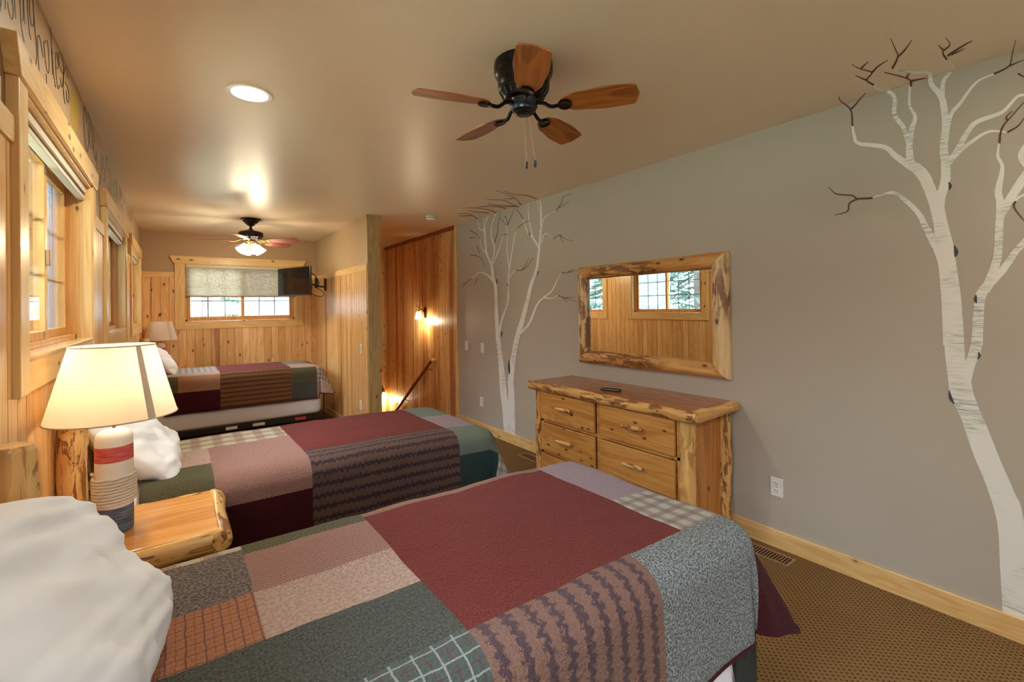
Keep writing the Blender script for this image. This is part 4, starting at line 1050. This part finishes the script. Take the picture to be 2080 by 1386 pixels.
f2 = thing('ceiling_fan', 'far bronze ceiling fan on a downrod with four lit glass shades', 'ceiling fan', (.668, 5.85, H))
MB().lathe([(.100, 0), (.101, -.008), (.094, -.014), (.080, -.018), (.076, -.034), (.062, -.042), (.058, -.054), (.042, -.060), (.038, -.072), (.020, -.080)], seg=48).build('canopy', 'bronze', f2, True)
MB().tube([(0, 0, -.07), (0, 0, -.14)], .013, 16).build('downrod', 'bronze', f2, True)
MB().lathe([(.022, -.112), (.030, -.122), (.060, -.130), (.078, -.138), (.112, -.146), (.122, -.158), (.122, -.190), (.116, -.205), (.096, -.214), (.080, -.232), (.060, -.244)], seg=56).build('motor_housing', 'bronze', f2, True)
MB().lathe([(.056, -.240), (.060, -.256), (.050, -.278), (.030, -.300), (.024, -.325), (.010, -.335), (.002, -.337)], seg=40).build('light_fitter', 'brass', f2, True)
for k in range(5):
    A = fblade(f2, 34, k, -.248, .175, .535, [(0, .038), (.3, .055), (.8, .066), (1, .058)], -13, 'bladeB', .012)
    io = MB(A).tube(smooth_line([(.085, 0, .018), (.12, .012, .008), (.150, .022, -.005), (.20, .026, -.006)], 5), .006, 8).build('blade_iron', 'brass', f2, True)
    MB(A).tube(smooth_line([(.085, 0, .018), (.12, -.012, .008), (.150, -.022, -.005), (.20, -.026, -.006)], 5), .006, 8).build('iron_scroll', 'brass', io, True)
    MB(A).box(.185, .215, -.03, .03, -.008, -.0035).build('iron_plate', 'brass', io, bevel=.001)
for k in range(4):
    a = math.radians(20+90*k); dx, dy = math.cos(a), math.sin(a)
    ax = Vector((dx*.62, dy*.62, -.78)).normalized(); A = ax.to_track_quat('Z', 'Y').to_matrix(); c = (dx*.050, dy*.050, -.285)
    gs = MB().lathe([(.018, 0), (.030, .018), (.038, .045), (.046, .075), (.058, .100)], c, 32, False, A).build('glass_shade', 'fglass', f2, True)
    MB().lathe([(.012, -.022), (.021, -.014), (.021, .006), (.017, .010)], c, 24, True, A).build('shade_holder', 'brass', gs, True)
    light('fan_bulb', 'POINT', (f2.location.x+dx*.12, f2.location.y+dy*.12, H-.395), 3.2, WARM, shadow_soft_size=.03)

# ---------------------------------------------------------------- ceiling lights, smoke detector
def can(x, y_, label, glow=12.0):
    c = thing('recessed_light', label, 'ceiling light', (x, y_, H), 0, 'recessed ceiling lights')
    MB().lathe([(.098, 0), (.099, -.003), (.094, -.006), (.078, -.0045), (.074, 0)], seg=48).build('trim_ring', 'whitem', c, True)
    MB().lathe([(.074, -.001), (.072, -.002), (.001, -.0022)], seg=48).build('lens', 'can', c, True)
    light('recessed_glow', 'AREA', (x, y_, H-.012), glow, SOFT, shape='DISK', size=.14)
    return c
can(.284, 2.475, 'lit round recessed light with white trim in the ceiling', 8)
can(.284, -.75, 'added recessed light behind the camera on the window side', 6)  # added out of frame as fill light
can(2.15, -.55, 'added recessed light behind the camera on the mural side', 7)  # another added fill light, out of frame, warms the upper right wall
sd_ = thing('smoke_detector', 'round white smoke detector on the ceiling near the stairwell', 'smoke detector', (2.30, 4.69, H))
MB().lathe([(.062, 0), (.062, -.012), (.056, -.016), (.056, -.026), (.050, -.036), (.030, -.040), (.001, -.041)], seg=40).build('cover', 'white', sd_, True)
MB().lathe([(.0565, -.0165), (.0575, -.019), (.0565, -.0215)], seg=40).build('vent_ring', 'gun', sd_, True)

# ---------------------------------------------------------------- sconces and handrail in the stairwell
def sconce(loc, rz, label):
    s = thing('wall_sconce', label, 'wall light', loc, rz, 'twig wall sconces')   # local -x points into the room
    MB().box(-.014, 0, -.028, .028, -.075, .075).build('back_plate', 'bronze', s, bevel=.004)
    MB().tube(smooth_line([(-.012, 0, .0), (-.05, 0, .04), (-.095, 0, .045), (-.105, 0, .01)], 6), .008, 10).build('arm', 'bronze', s, True)
    for dy, dz, dx in ((.05, .07, -.02), (-.045, .06, -.03), (.02, .085, .01)):
        MB().tube(smooth_line([(-.09, 0, .045), (-.09+dx*.6, dy*.5, .045+dz*.45), (-.09+dx, dy, .045+dz)], 5), .004, 8).build('twig', 'bronze', s, True)
    MB().lathe([(.024, .02), (.030, .015), (.040, -.02), (.048, -.065), (.050, -.085)], (-.105, 0, 0), 28, False).build('glass_shade', 'sglass', s, True)
    return s
sconce((XR-.012, 5.93, 1.36), 0, 'lit amber glass twig sconce on the panelled stair wall')
light('sconce_bulb', 'POINT', (XR-.12, 5.93, 1.235), 6.0, (1, .82, .56), shadow_soft_size=.03)
sconce((2.70, 7.405, .06), PI/2, 'lower lit twig sconce glimpsed down the stairwell')
light('sconce_bulb', 'POINT', (2.70, 7.29, -.07), 3.0, (1, .82, .56), shadow_soft_size=.03)
hr = thing('handrail', 'brown wooden handrail sloping down the stair wall', 'handrail', (XR-.07, 5.65, .72))
hp0, hp1 = Vector((0, 0, 0)), Vector((0, 1.75, -1.22))
MB().tube([hp0, hp1], .021, 16).build('rail', 'rail', hr, True)
MB().log((-.004, 0, 0), (.055, -.0, 0), .023, .023, 1, 14, 6, .01).build('end_return', 'trimX', hr, True)
for t in (.06, .5, .94):
    p = hp0.lerp(hp1, t); MB().tube([p+Vector((0, 0, -.018)), p+Vector((.01, 0, -.05)), p+Vector((.055, 0, -.06))], .006, 8).build('bracket', 'brass', hr, True)
hr2 = thing('handrail', 'second handrail on the far stairwell wall, a thin diagonal', 'handrail', (2.30, 7.36, .02))
MB().tube([(0, 0, -.15), (.44, 0, .42)], .014, 12).build('rail', 'trimX', hr2, True)
MB().tube([(.2, 0, .10), (.2, .045, .09)], .006, 8).build('bracket', 'brass', hr2, True)

# ---------------------------------------------------------------- switches, outlets, floor registers
def plate(name, loc, rz, label, cat, kind, grp=None):
    p = thing(name, label, cat, loc, rz, grp)          # local -x points into the room
    MB().box(-.006, 0, -.034, .034, -.054, .054).build('cover_plate', 'white', p, bevel=.002)
    if kind == 'switch': MB().box(-.010, -.0055, -.013, .013, -.030, .030).build('rocker', 'white', p, bevel=.002)
    else:
        for z in (-.0215, .0215):
            r = MB().box(-.0085, -.0055, -.015, .015, z-.014, z+.014).build('receptacle', 'white', p, bevel=.004)
            for y_ in (-.006, .006): MB().box(-.0089, -.008, y_-.0012, y_+.0012, z-.001, z+.008).build('slot', 'dkslot', r)
            MB().tube([(-.0078, 0, z-.007), (-.0089, 0, z-.007)], .0024, 10).build('ground_hole', 'dkslot', r, True)
        MB().tube([(-.0055, 0, 0), (-.0075, 0, 0)], .0028, 10).build('screw', 'vent', p, True)
    return p
plate('light_switch', (XR, 4.83, .965), 0, 'white switch plate beside the stairwell corner, left of its twin', 'light switch', 'switch', 'switch plates')
plate('light_switch', (XR, 4.475, .96), 0, 'white switch plate nearer the painted birches, right of its twin', 'light switch', 'switch', 'switch plates')
plate('wall_outlet', (XR, 4.51, .345), 0, 'white outlet low on the wall below the switch plates', 'outlet', 'outlet', 'wall outlets')
plate('wall_outlet', (XR, 1.296, .350), 0, 'white duplex outlet low on the bare wall right of the dresser', 'outlet', 'outlet', 'wall outlets')
plate('light_switch', (1.662, 5.185, .98), 0, 'white switch plate on the pine partition wall', 'light switch', 'switch', 'switch plates')
plate('wall_outlet', (1.662, 5.22, .345), 0, 'white outlet low on the pine partition wall', 'outlet', 'outlet', 'wall outlets')
def register(loc, label):
    v = thing('floor_register', label, 'floor vent', loc, 0, 'brown floor registers')
    f = MB(); f.box(-.055, -.042, -.14, .14, 0, .006); f.box(.042, .055, -.14, .14, 0, .006); f.box(-.042, .042, -.14, -.125, 0, .006); f.box(-.042, .042, .125, .14, 0, .006); f.build('frame', 'vent', v, bevel=.001)
    MB().box(-.042, .042, -.125, .125, 0, .0015).build('duct_opening', 'dkslot', v)
    s = MB()
    for k in range(15): y_ = -.112+k*.016; s.box(-.042, .042, y_-.002, y_+.002, .0015, .0055)
    s.build('louvres', 'vent', v)
register((2.69, 1.31, 0), 'brown floor register by the baseboard right of the dresser')
register((2.68, 3.45, 0), 'brown floor register by the baseboard left of the dresser')

# ---------------------------------------------------------------- outdoors: ground and conifers beyond the windows
M['grass'] = plain('lawn', sc(190, 196, 170), .9, nz=.3, nsc=3)
M['needle'] = plain('conifer_needles', sc(66, 90, 80), .8, nz=.3, nsc=2)
M['trunk'] = plain('conifer_trunk', sc(92, 84, 82), .9, nz=.3, nsc=12)
struct(MB().box(-60, 60, -30, 80, -3.6, -3.5).build('ground', 'grass'))
def conifer(seed, h=12.0, rad=2.6, dens=2600):
    rnd = random.Random(seed); o = thing('conifer', 'tall green conifer outside the left windows', 'tree', (0, 0, -3.5), 0, 'conifers outside the left windows')
    MB().tube([(0, 0, 0), (.06, .04, h*.5), (0, 0, h)], [.20, .13, .02], 10).build('trunk', 'trunk', o, True)
    f = MB()
    for i in range(dens):
        t = rnd.random()**.8; z = h*(.12+.88*t); R = rad*(1-t)**.75+.15; a = rnd.random()*2*PI; r0 = R*rnd.uniform(.15, 1)
        L = rnd.uniform(.35, .8)*(1-.4*t); dr = rnd.uniform(-.35, .05); da = rnd.uniform(-.5, .5)
        c = Vector((r0*math.cos(a), r0*math.sin(a), z-r0*.25)); d_ = Vector((math.cos(a+da), math.sin(a+da), dr))
        s = d_.cross(Vector((0, 0, 1))).normalized()*L*.22; up = Vector((0, 0, 1))*rnd.uniform(-.06, .06)
        for q in range(4):
            b0 = c+d_*L*q/4; b1 = c+d_*L*(q+1.3)/4; w_ = (1-q/5)
            ids = [f.vert(b0), f.vert(b0+s*w_+d_*.10+up), f.vert(b1), f.vert(b0-s*w_+d_*.10-up)]; f.face(ids)
    f.build('foliage', 'needle', o); return o
ca = conifer(3); cb = conifer(8, 14, 3.0); cc = conifer(12, 12, 1.7, 420)
ca.location = (-6.6, 7.6, -3.5); cb.location = (-8.4, 12.4, -3.5); cc.location = (.55, 13.5, -3.5)
tag(cc, 'slender conifer whose trunk shows in the left pane of the end window', None, 'conifers beyond the end window')
ca['label'] = 'green conifer filling the window seen in the wall mirror'
cb['label'] = 'taller conifer behind, at the left edge of the window seen in the mirror'
for i, (x_, y_, src, lb) in enumerate([
    (-7.2, 1.6, ca, 'conifer outside the added left window behind the photographer'), (-13.0, 9.4, cb, 'conifer in the second row, behind the one filling the mirrored window'),
    (-12.6, 4.6, ca, 'second row conifer outside the nearest left window'), (-6.8, 19.6, ca, 'conifer along the building beyond the third left window'),
    (-13.8, 17.0, cb, 'second row conifer outside the left window nearest the far corner'), (-18.5, 13.5, cb, 'third row conifer behind the trees in the mirrored window'),
    (-19.0, 20.5, cb, 'farthest conifer of the row seen obliquely through the left windows'),
    (3.9, 14.6, cc, 'conifer with drooping branches in the right pane of the end window'), (2.4, 20.5, cc, 'thin distant conifer near the middle of the end window')]):
    o = dup(src, (x_, y_, -3.5), lb, rz=i*1.1)
